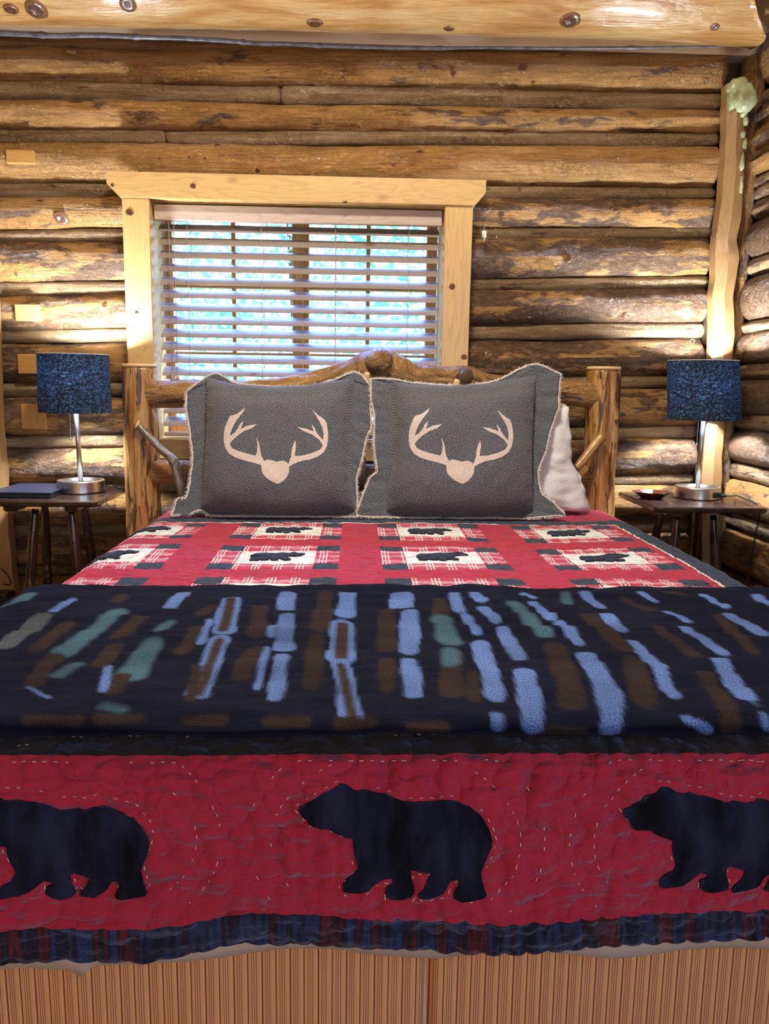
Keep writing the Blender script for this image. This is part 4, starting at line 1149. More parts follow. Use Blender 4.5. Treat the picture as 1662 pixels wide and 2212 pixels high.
# ---- log bed frame
bed = empty('log_bed', (.07, 2.82, 0)); tag(bed, 'rustic peeled log bed with tall round posts and a twisted branch headboard', 'bed')
YP = 2.82
def post(xt0, xt1, xb, ytop, seed, lab):
    a = WY(xt0, ytop, YP); b = WY(xt1, ytop, YP); r = (b.x - a.x) / 2; cx = (a.x + b.x) / 2; zt_ = a.z
    n = 90; seg = 40; V = []; U = []; Fc = []
    for i in range(n):
        t = i / (n - 1); z = 0 + zt_ * t; e = zt_ - z
        rr = r * (1 - .0 * t)
        if e < .012: rr *= .93 + .07 * (e / .012)
        xx = xb + (cx - xb) * min(1, t)
        for k in range(seg + 1):
            an = 2 * PI * k / seg
            q = rr + .006 * noise.noise(Vector((math.cos(an) * 1.2 + seed, math.sin(an) * 1.2, z * 3))) + .004 * noise.noise(Vector((math.cos(an) * 5 + seed, math.sin(an) * 5, z * 7)))
            q -= .007 * max(0, noise.noise(Vector((math.cos(an) * 3.5 + seed * 3, math.sin(an) * 3.5, z * 1.6))) - .15) * 3
            if e < .03: q = rr * .995 + (q - rr) * (e / .03)
            V.append((xx + math.cos(an) * q, YP + math.sin(an) * q, z)); U.append((z, an * r))
    for i in range(n - 1):
        for k in range(seg): q = i * (seg + 1) + k; Fc.append((q, q + 1, q + seg + 2, q + seg + 1))
    c = len(V); V.append((cx, YP, zt_ + .002)); U.append((0, 0)); e = (n - 1) * (seg + 1)
    for k in range(seg): Fc.append((c, e + k, e + k + 1))
    o = mk('bedpost', V, Fc, M['postw'], bed, U); tag(o, lab, seed=seed, bark=.3, grey=0.)
    cap = MB().lathe([(r * .93, .0), (r * 1.01, .003), (r * 1.02, .007), (r * .95, .013), (0, .014)], (cx, YP, zt_ - .004), 40).build('post_end', M['frame_end'], o)
    return cx, r, zt_
def postmat():
    t = NT('peeled_post'); seed = t.math('MULTIPLY', t.attr('seed').outputs['Fac'], 7.3); p = t.vadd(t.uv(), t.comb(seed, seed))
    n = t.noise(t.mapping(p, (1.3, 9, 1)), 2.6, 5, .6, .8)
    c = t.ramp(n, [(.28, (.17, .065, .02)), (.42, (.40, .19, .055)), (.55, (.56, .32, .11)), (.72, (.66, .44, .20))])
    g = t.noise(t.mapping(p, (2, 70, 1)), 3, 4); c = t.mix(t.ramp(g, [(.36, .7), (.5, 0)]), c, (.16, .06, .02))
    bk = t.noise(t.mapping(p, (2.2, 13, 1)), 2.6, 5, .65, 1.0)
    c = t.mix(t.ramp(bk, [(.53, 0), (.575, .9)]), c, (.075, .030, .014))
    c = t.mix(t.ramp(t.vor(t.mapping(p, (2, 3, 1)), 2.3), [(.03, .9), (.06, 0)]), c, (.06, .02, .01))
    nr = t.bump(n, .5, .012); nr = t.bump(g, .35, .003, nr); nr = t.bump(t.ramp(bk, [(.52, 0), (.59, 1)]), .6, .006, nr)
    return t.fin(c, .34, nr, Coat_Weight=.35, Coat_Roughness=.2)
M['postw'] = postmat()
lx, lr, lz = post(264, 338, WY(308, 1120, YP).x, 791, 1.2, 'left bedpost')
rx, rr_, rz = post(1269, 1341, WY(1298, 1120, YP).x, 797, 5.7, 'right bedpost with bark seams')
# twisted top rail
ctl = [((300, 850), 30), ((350, 852), 30), ((405, 850), 28), ((480, 842), 22), ((560, 837), 19), ((640, 830), 19), ((700, 820), 21), ((750, 808), 26), ((795, 796), 36), ((828, 790), 40), ((860, 800), 34), ((900, 812), 25), ((960, 816), 22), ((1010, 822), 27), ((1060, 830), 22), ((1130, 838), 23), ((1200, 845), 26), ((1260, 852), 29), ((1305, 858), 29)]
cp = curve_pts([WY(*p, YP - .0) for p, r in ctl], 150); rd = []
for i in range(150):
    t = i / 149 * (len(ctl) - 1); k = min(int(t), len(ctl) - 2); f = t - k; f = f * f * (3 - 2 * f)
    rd.append((ctl[k][1] * (1 - f) + ctl[k + 1][1] * f) * 2.8 / F)
rail = MB().tube(cp, rd, 30, True, lambda l, a, p: .008 * noise.noise(Vector((l * 4, math.cos(a), math.sin(a)))) + .005 * noise.noise(Vector((l * 14, math.cos(a) * 2.5, math.sin(a) * 2.5))))
ro = rail.build('headboard_rail', M['rail'] if 'rail' in M else M['log'], bed); tag(ro, 'gnarled branch rail with dark bark', seed=2.2, bark=.50, grey=0.)
kb = MB().tube([WY(812, 785, 2.79), WY(828, 777, 2.76), WY(838, 772, 2.745)], [.046, .042, .028], 20, True, lambda l, a, p: .004 * noise.noise(p * 30), capr=.01).build('rail_knob', M['log'], ro); tag(kb, seed=9.0, bark=.6, grey=0.)
kb = MB().tube([WY(1000, 822, 2.79), WY(1012, 806, 2.78), WY(1016, 800, 2.775)], [.03, .024, .012], 16, True, lambda l, a, p: .003 * noise.noise(p * 30), capr=.006).build('rail_knob', M['log'], ro); tag(kb, seed=3.0, bark=.9, grey=0.)
lo = logtube('lower_rail', [(lx, YP, .80), (.05, YP, .79), (rx, YP, .80)], .045, .045, M['log'], bed, 6.1, .4, 0, 24, .006)
for px, py in ((708, 824), (790, 806), (985, 822), (560, 850), (1120, 850), (1170, 850), (450, 850)):
    q = WY(px, py, 2.735)
    if px in (708, 790, 985):   # pale cut dowel ends stand in front of the rail
        MB().tube([(q.x - .012, 2.79, .80), (q.x, 2.755, q.z - .03), (q.x + .006, 2.735, q.z)], [.016, .013, .010], 12, True, None, (1, 1), .003).build('spindle', M['frame_end'], bed)
    else:
        s = logtube('spindle', [(q.x, YP, .82), (q.x + .01, YP, 1.05)], .018, .016, M['log'], bed, q.x * 7, .3, 0, 14, .003)
def greytwig():
    t = NT('grey_twig'); n = t.noise(t.mapping(t.uv(), (1, 3, 1)), 22, 4, .6)
    return t.fin(t.ramp(n, [(.32, (.07, .05, .035)), (.5, (.20, .17, .13)), (.7, (.36, .33, .28))]), .4, t.bump(n, .6, .004), Coat_Weight=.3)
# small side branches left on the posts
g = MB().tube(curve_pts([WY(298, 918, 2.75), WY(318, 940, 2.74), WY(345, 968, 2.73), WY(374, 995, 2.72), WY(383, 1025, 2.715), WY(395, 1072, 2.71)], 40), [.0115 + .0035 * i / 40 + .0055 * math.exp(-((i - 24) / 1.6) ** 2) for i in range(40)], 14, True, lambda l, a, p: .002 * noise.noise(p * 40), capr=.002)
tag(g.build('branch', twm2 := greytwig(), bed), 'grey forked twig on the left post')
tag(MB().lathe([(0, 0), (.0165, 0), (.0165, .004), (0, .005)], WY(299, 919, 2.75) + Vector((-.003, -.004, .002)), 14, Matrix.Rotation(-.9, 3, 'Y') @ Matrix.Rotation(.5, 3, 'X')).build('branch_end', M['frame_end'], bed), 'pale cut end')
g = MB().tube(curve_pts([WY(1300, 944, 2.745), WY(1282, 966, 2.735), WY(1262, 992, 2.725), WY(1245, 1012, 2.715)], 30), [.018 - .0001 * i for i in range(30)], 14, True, lambda l, a, p: .002 * noise.noise(p * 40), capr=.004)
tag(g.build('branch', M['postw'], bed), 'short brown branch on the right post', seed=3.)
for x0, x1 in ((lx, -.655), (rx, .885)):
    s = logtube('side_rail', [(x0 * .5 + x1 * .5, YP, .33), (x1 * .98, .98, .33)], .03, .03, M['log'], bed, x0 * 3, .2, 0, 16, .004) if False else None

# ---- pillows
PN = Vector((0, -1, .34)).normalized(); PP = Vector((0, 2.50, .695))
def plane_pt(px, py, off=0): return WP(px, py, PP, PN) + PN * off
def coons(top, bot, left, right, n, m):
    T = resample(top, n + 1); B = resample(bot, n + 1); Lf = resample(left, m + 1); Rt = resample(right, m + 1)
    g = []
    for j in range(m + 1):
        v = j / m; row = []
        for i in range(n + 1):
            u = i / n
            p = T[i] * (1 - v) + B[i] * v + Lf[j] * (1 - u) + Rt[j] * u - (T[0] * (1 - u) * (1 - v) + T[n] * u * (1 - v) + B[0] * (1 - u) * v + B[n] * u * v)
            row.append(p)
        g.append(row)
    return g
def sham(label, body, outer, shift, seed, antler_off):
    """body/outer: dict of four pixel polylines (top, bot, left, right), left/right run downwards"""
    base = plane_pt((outer['bot'][0][0] + outer['bot'][-1][0]) / 2, outer['bot'][0][1])
    e = empty('throw_pillow', base); tag(e, label, 'pillow', 'grey antler pillows against the headboard')
    n = 56
    g = coons(body['top'], body['bot'], body['left'], body['right'], n, n)
    V = []; U = []; Fc = []
    for sd in (1, -1):
        for j in range(n + 1):
            for i in range(n + 1):
                a = 2 * i / n - 1; b = 2 * j / n - 1
                t = max(0, (1 - a ** 4) * (1 - b ** 4)) ** .5
                th = (.095 if sd > 0 else .055) * t
                if sd > 0:
                    th += t * (.006 * noise.noise(Vector((a * 2 + seed, b * 2, 0))) + .003 * noise.noise(Vector((a * 6 + seed, b * 5, 3))))
                    th += .006 * math.exp(-((abs(a) - .93) / .06) ** 2) * noise.noise(Vector((seed, b * 9, a * 3)))
                    th -= .010 * math.exp(-((b + .78) / .10) ** 2) * (1 - a * a)
                q = g[j][i]; p = plane_pt(q.x, q.y); p = p + PN * (sd * th + .004 * sd) + shift
                V.append(p); l = plane_pt(q.x, q.y); U.append((l.x, l.z * 1.06))
    N = (n + 1) ** 2
    for j in range(n):
        for i in range(n):
            a = j * (n + 1) + i; Fc.append((a, a + n + 1, a + n + 2, a + 1)); a += N; Fc.append((a + 1, a + n + 2, a + n + 1, a))
    ring = [i for i in range(n + 1)] + [j * (n + 1) + n for j in range(1, n + 1)] + [n * (n + 1) + i for i in range(n - 1, -1, -1)] + [j * (n + 1) for j in range(n - 1, 0, -1)]
    for a, b in zip(ring, ring[1:] + ring[:1]): Fc.append((a, b, b + N, a + N))
    body_o = mk('pillow_body', V, Fc, M['burlap'], e, U)
    pb = BVHTree.FromPolygons([tuple(v) for v in V], Fc)
    # flange ring
    k = 70; ins = []
    def ringpts(d, kk):
        T = resample(d['top'], kk); R_ = resample(d['right'], kk); B = resample(d['bot'], kk)[::-1]; L = resample(d['left'], kk)[::-1]
        return T[:-1] + R_[:-1] + B[:-1] + L[:-1]
    I = ringpts(body, k); O = ringpts(outer, k); m = len(I); rad = 7
    V2 = []; U2 = []; F2 = []; cen = sum(I, Vector((0, 0, 0))) / m; outerV = []
    for j in range(rad + 1):
        f = j / rad
        for i in range(m):
            a = I[i] + (cen - I[i]) * .03; q = a.lerp(O[i], f)
            w = f * (.009 * noise.noise(Vector((i * .22, seed, 0))) + .004 * noise.noise(Vector((i * .7, seed, 4))))
            p = plane_pt(q.x, q.y) + PN * (w + .004 * f) + shift
            if p.z < BT + .006: p.z = BT + .006 + .002 * f
            V2.append(p); U2.append((p.x, p.z * 1.06))
            if j == rad: outerV.append(p)
    for j in range(rad):
        for i in range(m):
            a = j * m + i; b = j * m + (i + 1) % m; F2.append((a, b, b + m, a + m))
    fl = mk('flange', V2, F2, M['burlap'], e, U2); so2 = fl.modifiers.new('t', 'SOLIDIFY'); so2.thickness = .005; so2.offset = 0
    # frayed fringe
    fr = MB(); r = random.Random(int(seed * 10)); closed = outerV + outerV[:1]
    D = []
    for a, b in zip(closed, closed[1:]):
        q = max(1, int((b - a).length / .0016)); D += [a.lerp(b, t / q) for t in range(q)]
    ctr = sum(outerV, Vector((0, 0, 0))) / len(outerV)
    for i, p in enumerate(D):
        tg = (D[(i + 1) % len(D)] - D[i - 1]).normalized(); out = tg.cross(PN); 
        if out.dot(p - ctr) < 0: out = -out
        d = (out + tg * r.uniform(-.6, .6) + PN * r.uniform(-.5, .9)).normalized(); L = r.uniform(.004, .0105)
        mid = p + d * L * .55 + Vector((0, 0, r.uniform(-.001, .002))); end = p + d * L + Vector((r.uniform(-.002, .002), 0, r.uniform(-.003, .001)))
        if end.z < BT + .003: end.z = BT + .004
        fr.tube([p - d * .001, mid, end], [.0012, .0011, .0006], 4, False)
    rope = [p + PN * .001 for p in D[::3]]; rope.append(rope[0]); fr.tube(rope, [.0030 + .0014 * noise.noise(p * 220) for p in rope], 6, False)
    fr.build('fringe', M['fringe'], e)
    # antler print
    L_ant = [(402, 528), (370, 518), (330, 508), (290, 495), (268, 480), (252, 455), (247, 425), (248, 400), (252, 375), (262, 350), (272, 330), (300, 322), (318, 308), (332, 296), (326, 312), (312, 330), (300, 345), (290, 362), (281, 380), (275, 395), (272, 410), (290, 398), (303, 380), (312, 362), (325, 350), (321, 366), (314, 382), (345, 368), (380, 363), (362, 378), (330, 390), (304, 407), (284, 425), (271, 442), (280, 458), (305, 470), (340, 480), (374, 488), (380, 470), (382, 445), (377, 416), (386, 436), (392, 462), (397, 490), (407, 508)]
    skull = [(397, 530), (400, 514), (420, 503), (445, 508), (455, 512), (470, 510), (485, 508), (500, 516), (508, 530), (508, 552), (500, 572), (485, 588), (470, 598), (460, 601), (440, 592), (420, 580), (403, 562), (397, 545)]
    R_ant = [(505, 520), (515, 495), (518, 465), (524, 445), (533, 427), (535, 450), (532, 472), (530, 490), (560, 488), (600, 478), (630, 465), (642, 447), (628, 425), (600, 405), (565, 390), (540, 374), (575, 380), (605, 392), (600, 375), (598, 362), (609, 378), (620, 400), (643, 428), (645, 405), (641, 380), (632, 358), (622, 342), (610, 322), (600, 305), (622, 326), (650, 345), (657, 360), (662, 390), (663, 420), (658, 450), (645, 475), (622, 492), (590, 504), (555, 510), (530, 520), (512, 530), (503, 536)]
    pm = MB(); s_ = 900 / 1662
    for poly in (L_ant, skull, R_ant):
        P2 = [(350 + (x + antler_off) * s_, 720 + y * s_) for x, y in poly]
        pts, tri = fill_poly(P2, 4.0)
        VV = []; UU = []
        for x, y in pts:
            hit, nn, fi, d = pb.ray_cast(CAM_C, ray(x, y).normalized())
            if hit is None: hit = plane_pt(x, y, .07); nn = PN
            VV.append(hit + nn.normalized() * (.0012 if nn.dot(PN) > 0 else -.0012)); UU.append((hit.x, hit.z))
        pm.add(VV, tri, UU)
    po = pm.build('antler_print', M['print'], e); po['label'] = 'cream printed antlers and skull'
    return e
body1 = dict(top=[(447, 815), (470, 822), (512, 832), (594, 838), (660, 836), (700, 829), (740, 822), (766, 815)], left=[(447, 815), (445, 937), (440, 1020), (434, 1104)], right=[(766, 815), (760, 860), (755, 937), (757, 1020), (768, 1104)], bot=[(434, 1104), (520, 1114), (640, 1116), (768, 1104)])
out1 = dict(top=[(404, 850), (428, 828), (450, 814), (469, 808), (486, 816), (500, 826), (518, 831), (594, 838), (670, 836), (700, 829), (729, 820), (750, 810), (767, 804), (782, 812), (802, 838)],
            left=[(404, 850), (403, 882), (412, 937), (418, 991), (411, 1045), (404, 1075), (384, 1077), (377, 1099), (369, 1118)],
            right=[(802, 838), (800, 880), (802, 926), (791, 947), (783, 990), (770, 1034), (772, 1077), (772, 1120)],
            bot=[(369, 1118), (385, 1120), (404, 1116), (425, 1104), (440, 1103), (455, 1116), (475, 1123), (567, 1121), (675, 1122), (772, 1120)])
body2 = dict(top=[(849, 824), (891, 832), (973, 836), (1054, 831), (1108, 820), (1158, 812)], left=[(849, 824), (851, 937), (848, 1010), (838, 1060), (836, 1108)], right=[(1158, 812), (1152, 900), (1149, 991), (1150, 1060), (1152, 1104)], bot=[(836, 1108), (940, 1118), (1060, 1118), (1152, 1104)])
out2 = dict(top=[(802, 819), (848, 820), (891, 828), (946, 834), (1011, 835), (1050, 829), (1076, 822), (1100, 811), (1119, 800), (1141, 790), (1162, 789), (1185, 797), (1211, 809)],
            left=[(802, 819), (801, 861), (810, 899), (808, 964), (816, 1020), (799, 1034), (784, 1072), (770, 1112)],
            right=[(1211, 809), (1208, 845), (1206, 882), (1187, 937), (1179, 975), (1162, 1018), (1168, 1066), (1195, 1086), (1221, 1113)],
            bot=[(770, 1112), (805, 1125), (891, 1123), (960, 1116), (1000, 1122), (1060, 1118), (1135, 1121), (1221, 1113)])
sham('grey woven throw pillow printed with cream antlers, left of the two', body1, out1, Vector((0, 0, 0)), 1.1, 0)
sham('grey woven throw pillow printed with cream antlers, right of the two', body2, out2, Vector((0, .0, 0)), 4.4, 738)
# white sleeping pillows behind them
def bedpillow(label, cx, wid, z0, hgt, yc, lean, seed, ruffle):
    n = 44; V = []; U = []; Fc = []
    for sd in (1, -1):
        for j in range(n + 1):
            for i in range(n + 1):
                a = 2 * i / n - 1; b = 2 * j / n - 1
                t = max(0, (1 - a ** 4) * (1 - b ** 4)) ** .5
                x = cx + a * wid / 2 * (1 - .05 * (1 - b * b)); z = z0 + (b + 1) / 2 * hgt
                edge = max(abs(a), abs(b)) ** 8
                x += edge * .012 * noise.noise(Vector((b * 5, seed, 0))); 
                if ruffle: x += (.5 + a / 2) * edge * (.007 * math.sin(b * 7 + seed) - .12 * (b + 1) / 2 + .02)
                y = yc + lean * (b + 1) / 2 - sd * .075 * t + .01 * noise.noise(Vector((a * 3, b * 3, seed + sd)))
                y += edge * .012 * noise.noise(Vector((a * 4, b * 7, seed)))
                cr_ = .010 * noise.noise(Vector((x * 14, z * 9, seed))) + .006 * abs(noise.noise(Vector((x * 22 + z * 12, z * 30, seed)))); y -= cr_ * (1 if sd > 0 else 0) * 1.6
                V.append((x, y, max(z, BT + .008))); U.append((x, z))
    N = (n + 1) ** 2
    for j in range(n):
        for i in range(n):
            a = j * (n + 1) + i; Fc.append((a, a + 1, a + n + 2, a + n + 1)); a += N; Fc.append((a + 1, a, a + n + 1, a + n + 2))
    ring = [i for i in range(n + 1)] + [j * (n + 1) + n for j in range(1, n + 1)] + [n * (n + 1) + i for i in range(n - 1, -1, -1)] + [j * (n + 1) for j in range(n - 1, 0, -1)]
    for a, b in zip(ring, ring[1:] + ring[:1]): Fc.append((b, a, a + N, b + N))
    return tag(mk('bed_pillow', V, Fc, M['white_cloth'], None, U), label, 'pillow')
wl_ = WY(400, 950, 2.66).x; wr_ = WY(1272, 1080, 2.64).x
bedpillow('white bed pillow standing behind the left grey antler pillow', (wl_ + .02) / 2 + .0, .02 - wl_ - .02, BT + .01, .36, 2.655, .05, 2.0, False)
bedpillow('white bed pillow with ruffled edge sticking out beside the right grey antler pillow', (wr_ + .07) / 2, wr_ - .07, BT + .01, .37, 2.64, .06, 5.0, True)
# ================================================================== NIGHTSTANDS
TZ = .72
def nightstand(label, x0, x1, y0, y1, legs, cut):
    cx = (x0 + x1) / 2; e = empty('nightstand', (cx, (y0 + y1) / 2, 0)); tag(e, label, 'table', None)
    # top: rectangle with small clipped corners and eased edge
    c = cut; P = [(x0 + c, y0), (x1 - c, y0), (x1, y0 + c), (x1, y1 - c), (x1 - c, y1), (x0 + c, y1), (x0, y1 - c), (x0, y0 + c)]
    lv = [(.006, TZ - .020), (0, TZ - .015), (0, TZ - .004), (.004, TZ)]
    V = []; Fc = []
    mx, my = cx, (y0 + y1) / 2
    for ins, z in lv:
        for x, y in P: V.append((x - ins * (1 if x > mx else -1), y - ins * (1 if y > my else -1), z))
    for l in range(3):
        for i in range(8): a = l * 8 + i; b = l * 8 + (i + 1) % 8; Fc.append((a, b, b + 8, a + 8))
    Fc.append(tuple(range(7, -1, -1))); Fc.append(tuple(range(24, 32)))
    mk('tabletop', V, Fc, M['dark'], e, None, False)
    for bx_ in (x0 + .075, x1 - .075 - .045):
        MB().box((bx_, y0 + .035, TZ - .043), (bx_ + .045, y1 - .035, TZ - .0195), .006).build('batten', M['dark'], e, smooth=False)
    for (tx, ty, bx2, by2) in legs:
        a = Vector((tx, ty, TZ - .04)); b = Vector((bx2, by2, 0)); L = (b - a).length
        prof = [(0, .011), (.03, .012), (.10, .0145), (.22, .0165), (.34, .0155), (.395, .013), (.40, .017), (.41, .017), (.415, .013), (.425, .013), (.43, .0175), (.445, .0175), (.45, .013), (.46, .013), (.465, .017), (.475, .017), (.48, .0135), (.52, .012), (.60, .0165), (.68, .0175), (.80, .013), (.86, .011), (.90, .015), (.97, .012), (1, .010)]
        pts = [a.lerp(b, t) for t, r in prof]; MB().tube(pts, [r * 1.02 for t, r in prof], 16).build('leg', M['dark'], e)
    return e
lfx = WZ(210, 1083, TZ).x; rfx0 = WZ(1425, 1098, TZ).x
LX0, LX1 = lfx - .40, lfx; RX0, RX1 = rfx0 - .005, rfx0 + .395
Y0, Y1 = 2.62, 3.01
def fx(px, py, Y): return WY(px, py, Y).x
nightstand('dark-stained wooden nightstand left of the bed, holding the flat navy laptop', LX0, LX1, Y0, Y1,
           [(fx(76, 1095, 2.70), 2.70, fx(50, 1270, 2.64) - .02, 2.62), (fx(97, 1095, 2.93), 2.93, fx(97, 1270, 2.97), 2.99), (fx(180, 1095, 2.93), 2.93, fx(206, 1200, 2.99) + .03, 2.99), (fx(154, 1100, 2.70), 2.70, fx(180, 1200, 2.66) + .02, 2.63)], .012)
nightstand('dark-stained wooden nightstand right of the bed, holding the small red-brown dish', RX0, RX1, Y0, Y1,
           [(fx(1432, 1105, 2.93), 2.93, fx(1404, 1165, 2.96) - .06, 2.98), (fx(1464, 1113, 2.70), 2.70, fx(1453, 1180, 2.67) - .02, 2.65), (fx(1510, 1113, 2.93), 2.93, fx(1512, 1215, 2.96), 2.98), (fx(1541, 1113, 2.70), 2.70, fx(1566, 1235, 2.67) + .02, 2.64)], .012)

# ================================================================== LAMPS
def lamp(label, pxb, pybase, spx0, spx1, sy0, sy1, side, right):
    Yl = 2.86
    c = WY(pxb, 1060, Yl); bx = c.x
    e = empty('table_lamp', (bx, Yl, TZ)); tag(e, label, 'lamp', None)
    r = .082
    bo_ = MB().lathe([(0, 0), (r - .003, 0), (r, .003), (r, .040), (r - .002, .043), (r - .010, .043), (r - .013, .038), (r - .030, .028), (.010, .026), (0, .026)], (bx, Yl, TZ + .0006), 56).build('base', M['metal'], e); smooth_by_angle(bo_, 30)
    t0 = WY((spx0[0] + spx0[1]) / 2, sy0, Yl); b0 = WY((spx1[0] + spx1[1]) / 2, sy1, Yl)
    rt = (WY(spx0[1], sy0, Yl).x - WY(spx0[0], sy0, Yl).x) / 2; rb = (WY(spx1[1], sy1, Yl).x - WY(spx1[0], sy1, Yl).x) / 2
    MB().tube([(bx, Yl, TZ + .02), (b0.x, Yl, b0.z + .06)], .0085, 20).build('pole', M['metal'], e)
    zt_, zb_ = t0.z, b0.z
    # shade: outer cloth, inner liner, rims
    n = 64; V = []; U = []; Fc = []
    for z, rr, cx in ((zb_, rb, b0.x), (zb_ + .002, rb, b0.x), ((zb_ + zt_) / 2, (rb + rt) / 2, (b0.x + t0.x) / 2), (zt_ - .002, rt, t0.x), (zt_, rt, t0.x), (zt_, rt - .0025, t0.x), (zb_, rb - .0025, b0.x)):
        for k in range(n + 1):
            a = 2 * PI * k / n; V.append((cx + math.cos(a) * rr, Yl + math.sin(a) * rr, z)); U.append((a * rr, z))
    for j in range(6):
        for k in range(n): a = j * (n + 1) + k; Fc.append((a, a + 1, a + n + 2, a + n + 1))
    shd = mk('lamp_shade', V, Fc, M['shade'], e, U, True); smooth_by_angle(shd, 40)
    rim = MB()
    for z, rr, cx in ((zt_ + .0005, rt - .001, t0.x),):
        rim.tube([(cx + math.cos(2 * PI * k / n) * rr, Yl + math.sin(2 * PI * k / n) * rr, z) for k in range(n + 1)], .0016, 6, False)
    rim.build('shade_rim', M['white_plastic'], shd)
    # spider, socket, bulb
    sp = MB(); zs = zt_ - .025
    for k in range(3):
        a = 2 * PI * k / 3 + .4; sp.tube([(b0.x, Yl, zb_ + .075), (t0.x + math.cos(a) * rt * .97, Yl + math.sin(a) * rt * .97, zs)], .0015, 6)
    sp.build('spider', M['metal'], shd)
    MB().lathe([(0, 0), (.015, 0), (.017, .004), (.017, .045), (.013, .05), (0, .05)], (b0.x, Yl, zb_ + .035), 20).build('socket', M['metal'], e)
    MB().lathe([(.012, 0), (.014, .008), (.026, .032), (.030, .05), (.026, .068), (.014, .080), (0, .083)], (b0.x, Yl, zb_ + .085), 20).build('bulb', M['bulb'], e)
    ch = MB(); xx = b0.x - .016 if not right else b0.x - .026
    z = zb_ + .05; zend = WY(pxb, 948 if not right else 958, Yl).z
    while z > zend:
        ch.lathe([(0, -.0016), (.0014, -.0008), (.0014, .0008), (0, .0016)], (xx, Yl - .016, z), 8); z -= .0040
    ch.lathe([(0, -.006), (.004, -.004), (.0045, 0), (.002, .005), (0, .006)], (xx, Yl - .016, z), 10)
    ch.build('pull_chain', M['chrome'], e)
    if right:
        q = Vector((bx, Yl, TZ)); a = math.radians(-62)
        MB().box((bx + .028, Yl - r - .0015, TZ + .010), (bx + .055, Yl - r + .012 + .01, TZ + .030), .001).build('usb_port', M['black'], e, smooth=False)
        pts = [Vector((bx + .062, Yl - r * .62, TZ + .018)), WY(1556, 1066, 2.79) , WZ(1590, 1070, TZ + .012), WZ(1615, 1079, TZ + .010), Vector((RX1 - .012, 2.72, TZ + .008)), Vector((RX1 + .008, 2.70, TZ - .02)), Vector((RX1 + .010, 2.72, TZ - .12)), Vector((RX1 + .012, 2.75, TZ - .28)), Vector((RX1 - .005, 2.79, TZ - .45)), Vector((RX1 - .03, 2.9, .12))]
        MB().tube([(bx + .050, Yl - r * .72, TZ + .018), (bx + .075, Yl - r * .9, TZ + .018)], .0055, 10).build('plug', M['black'], e)
        pts[0] = Vector((bx + .07, Yl - r * .85, TZ + .018)); pts[1] = Vector((bx + .10, 2.77, TZ + .021))
        MB().tube(curve_pts(pts, 90), .0026, 8).build('power_cord', M['black'], e)
    else:
        pts = [Vector((bx + r * .8, Yl + .04, TZ + .014)), Vector((bx + r + .02, Yl + .03, TZ + .018)), Vector((bx + r + .035, 2.92, TZ + .006)), Vector((LX1 - .01, 2.97, TZ + .005)), Vector((LX1 + .012, 2.975, TZ - .03)), Vector((LX1 + .006, 2.97, TZ - .2)), Vector((LX1 - .002, 2.96, TZ - .30)), Vector((LX1 - .02, 2.97, TZ - .5)), Vector((LX1 - .06, 3.0, .05))]
        MB().tube(curve_pts(pts, 90), .0026, 8).build('power_cord', M['black'], e)
    return e
lamp('lit brushed-steel lamp with navy drum shade on the nightstand left of the bed', 176, 1055, (84, 233), (88, 239), 766, 891, 0, False)
lamp('lit brushed-steel lamp with navy drum shade on the nightstand right of the bed', 1507, 1062, (1447, 1592), (1447, 1595), 780, 907, 0, True)

# ---- things on the nightstands
a = WZ(126, 1047, TZ + .02); b = WZ(93, 1070, TZ + .02)
lx1 = (a.x + b.x) / 2
V = []; P = [(LX0 + .005, b.y - .005), (b.x, b.y), (a.x, 2.985), (LX0 + .012, 2.985)]
P = [(LX0 + .01, 2.685), (WZ(93, 1070, TZ + .02).x, 2.685), (WZ(93, 1070, TZ + .02).x - .006, 2.93), (LX0 + .02, 2.93)]
lp = empty('laptop', ((P[0][0] + P[1][0]) / 2, 2.81, TZ)); tag(lp, 'closed dark navy laptop lying flat beside the lamp on the left nightstand', 'laptop')
def slab(z0, z1, ins):
    V = [(x - ins * (1 if x > lp.location.x else -1), y - ins * (1 if y > lp.location.y else -1), z) for z in (z0, z1) for x, y in P]
    return V, [(3, 2, 1, 0), (4, 5, 6, 7)] + [(i, (i + 1) % 4, 4 + (i + 1) % 4, 4 + i) for i in range(4)]
for nm, z0, z1, ins in (('base', TZ + .0006, TZ + .0115, .001), ('lid', TZ + .0122, TZ + .020, 0)):
    v, f = slab(z0, z1, ins); o = mk(nm, v, f, M['laptop'], lp, None, False); bmod = o.modifiers.new('b', 'BEVEL'); bmod.width = .002; bmod.segments = 2
def dish():
    c = WZ(1408, 1070, TZ); c.y = 2.84; cx = fx(1408, 1066, 2.84)
    V = []; Fc = []; 
    rings = [(.028, 0.0), (.032, .0), (.060, .022), (.062, .024), (.058, .024), (.030, .005), (0, .0045)]
    for r, z in rings:
        for k in range(8):
            a = PI / 8 + 2 * PI * k / 8
            # squarish octagon
            x = math.cos(a); y = math.sin(a); s = 1 / max(abs(x), abs(y)) ** .55
            V.append((cx + x * r * s * 1.12, 2.84 + y * r * s * .95, TZ + .0006 + z))
    for j in range(len(rings) - 1):
        for k in range(8): a = j * 8 + k; b = j * 8 + (k + 1) % 8; Fc.append((a, b, b + 8, a + 8))
    Fc.append(tuple(range(7, -1, -1)))
    tag(smooth_by_angle(mk('trinket_dish', V, Fc, M['redwood'], None, None, False), 20), 'small octagonal red-brown wooden dish beside the right lamp', 'dish')
dish()
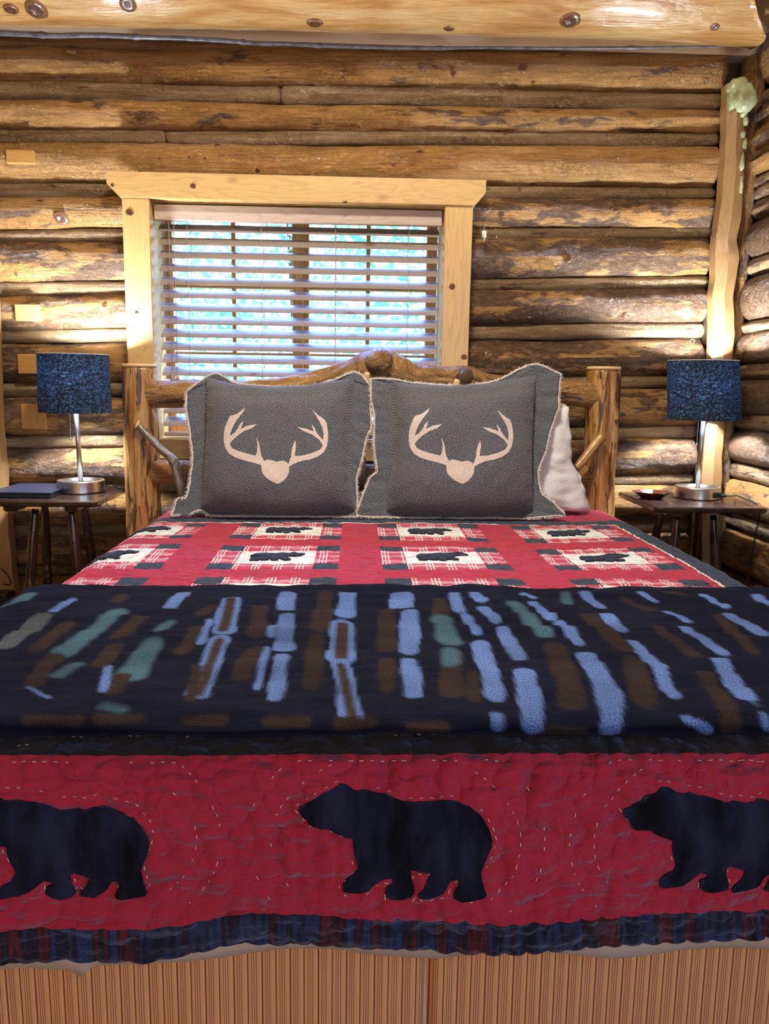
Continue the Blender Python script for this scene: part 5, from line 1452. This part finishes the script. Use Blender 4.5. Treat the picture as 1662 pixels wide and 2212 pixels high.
# power adapter hanging low on the left corner board
e = empty('power_adapter', WY(12, 1290, 2.93)); tag(e, 'black power adapter plugged in low at the left corner behind the nightstand', 'adapter')
p = WY(14, 1285, 2.95); MB().box((p.x - .035, 2.90, p.z - .05), (p.x + .025, 2.975, p.z + .015), .006).build('adapter_body', M['black'], e, smooth=False)
MB().tube(curve_pts([WY(8, 1262, 2.93), WY(22, 1262, 2.92), WY(18, 1245, 2.93), WY(2, 1228, 2.95)], 24), .0028, 8).build('cord', M['black'], e)

# ---- little things on the log wall right of the window
h = empty('curtain_hook', WY(1046, 505, 3.0)); tag(h, 'small silver spring hook with white sleeve on the wall beside the window', 'hook')
a = WY(1046, 486, 3.0); b = WY(1046, 526, 3.0)
mm = MB(); mm.tube([a + Vector((0, .05, .0)), a, b], .0028, 10); mm.tube([a + Vector((-.010, 0, .0)), a + Vector((.008, 0, .002))], .0022, 8); mm.build('pin', M['chrome'], h)
a = WY(1046, 498, 2.998); b = WY(1046, 514, 2.998); MB().lathe([(.003, 0), (.0085, .002), (.0085, (a.z - b.z) - .002), (.003, a.z - b.z)], b, 14).build('sleeve', M['white_plastic'], h)
MB().tube([WY(1056, 517, 3.055), WY(1066, 517, 3.03), WY(1073, 515, 3.02), WY(1074, 510, 3.018)], [.0025, .0025, .0022, .0018], 8).build('wire_end', M['chrome'], h)
tag(MB().tube([WY(1495, 738, 3.045) + Vector((math.cos(a_) * .0, 0, 0)) + Vector((math.cos(a_) * .009, -.006, math.sin(a_) * .009)) for a_ in [2 * PI * k / 24 for k in range(24)]], .0013, 6).build('ring_hook', M['metal']), 'tiny metal ring screwed into the log above the right lamp', 'hook')

# ---- ceiling light added over the bed, out of view, for warm fill
cl_ = empty('added_ceiling_light', (0, 1.5, 2.9)); tag(cl_, 'round white glass ceiling light added over the bed, out of view', 'lamp')
MB().lathe([(0, .0), (.08, .02), (.13, .07), (.15, .12), (.15, .125), (0, .125)], (0, 1.5, 2.90), 32).build('glass_bowl', M['white_plastic'], cl_)
MB().tube([(0, 1.5, 3.02), (0, 1.5, 3.86)], .008, 10).build('stem', M['metal'], cl_)
light('ceiling_fill', 'AREA', (0, 1.5, 2.88), CEIL_W, (1, .88, .73), .3)

# ---- floor lamp added behind the viewer, warm fill for the bed skirt
fl_ = empty('added_floor_lamp', (-1.05, -1.35, 0)); tag(fl_, 'floor lamp with cream shade, added unseen behind the viewer for warm light', 'lamp')
MB().lathe([(0, 0), (.13, 0), (.13, .02), (.02, .03), (0, .03)], (-1.05, -1.35, .0006), 32).build('base', M['metal'], fl_)
MB().tube([(-1.05, -1.35, .02), (-1.05, -1.35, 1.30)], .010, 12).build('pole', M['metal'], fl_)
MB().lathe([(.20, 1.12), (.14, 1.42), (.138, 1.42), (.198, 1.12)], (-1.05, -1.35, 0), 40).build('lamp_shade', NT('cream_shade').fin((.8, .7, .5), .8, Transmission_Weight=.0), fl_)
light('floor_fill', 'POINT', (-1.05, -1.35, 1.08), FLOOR_W, (1, .62, .30), .05)
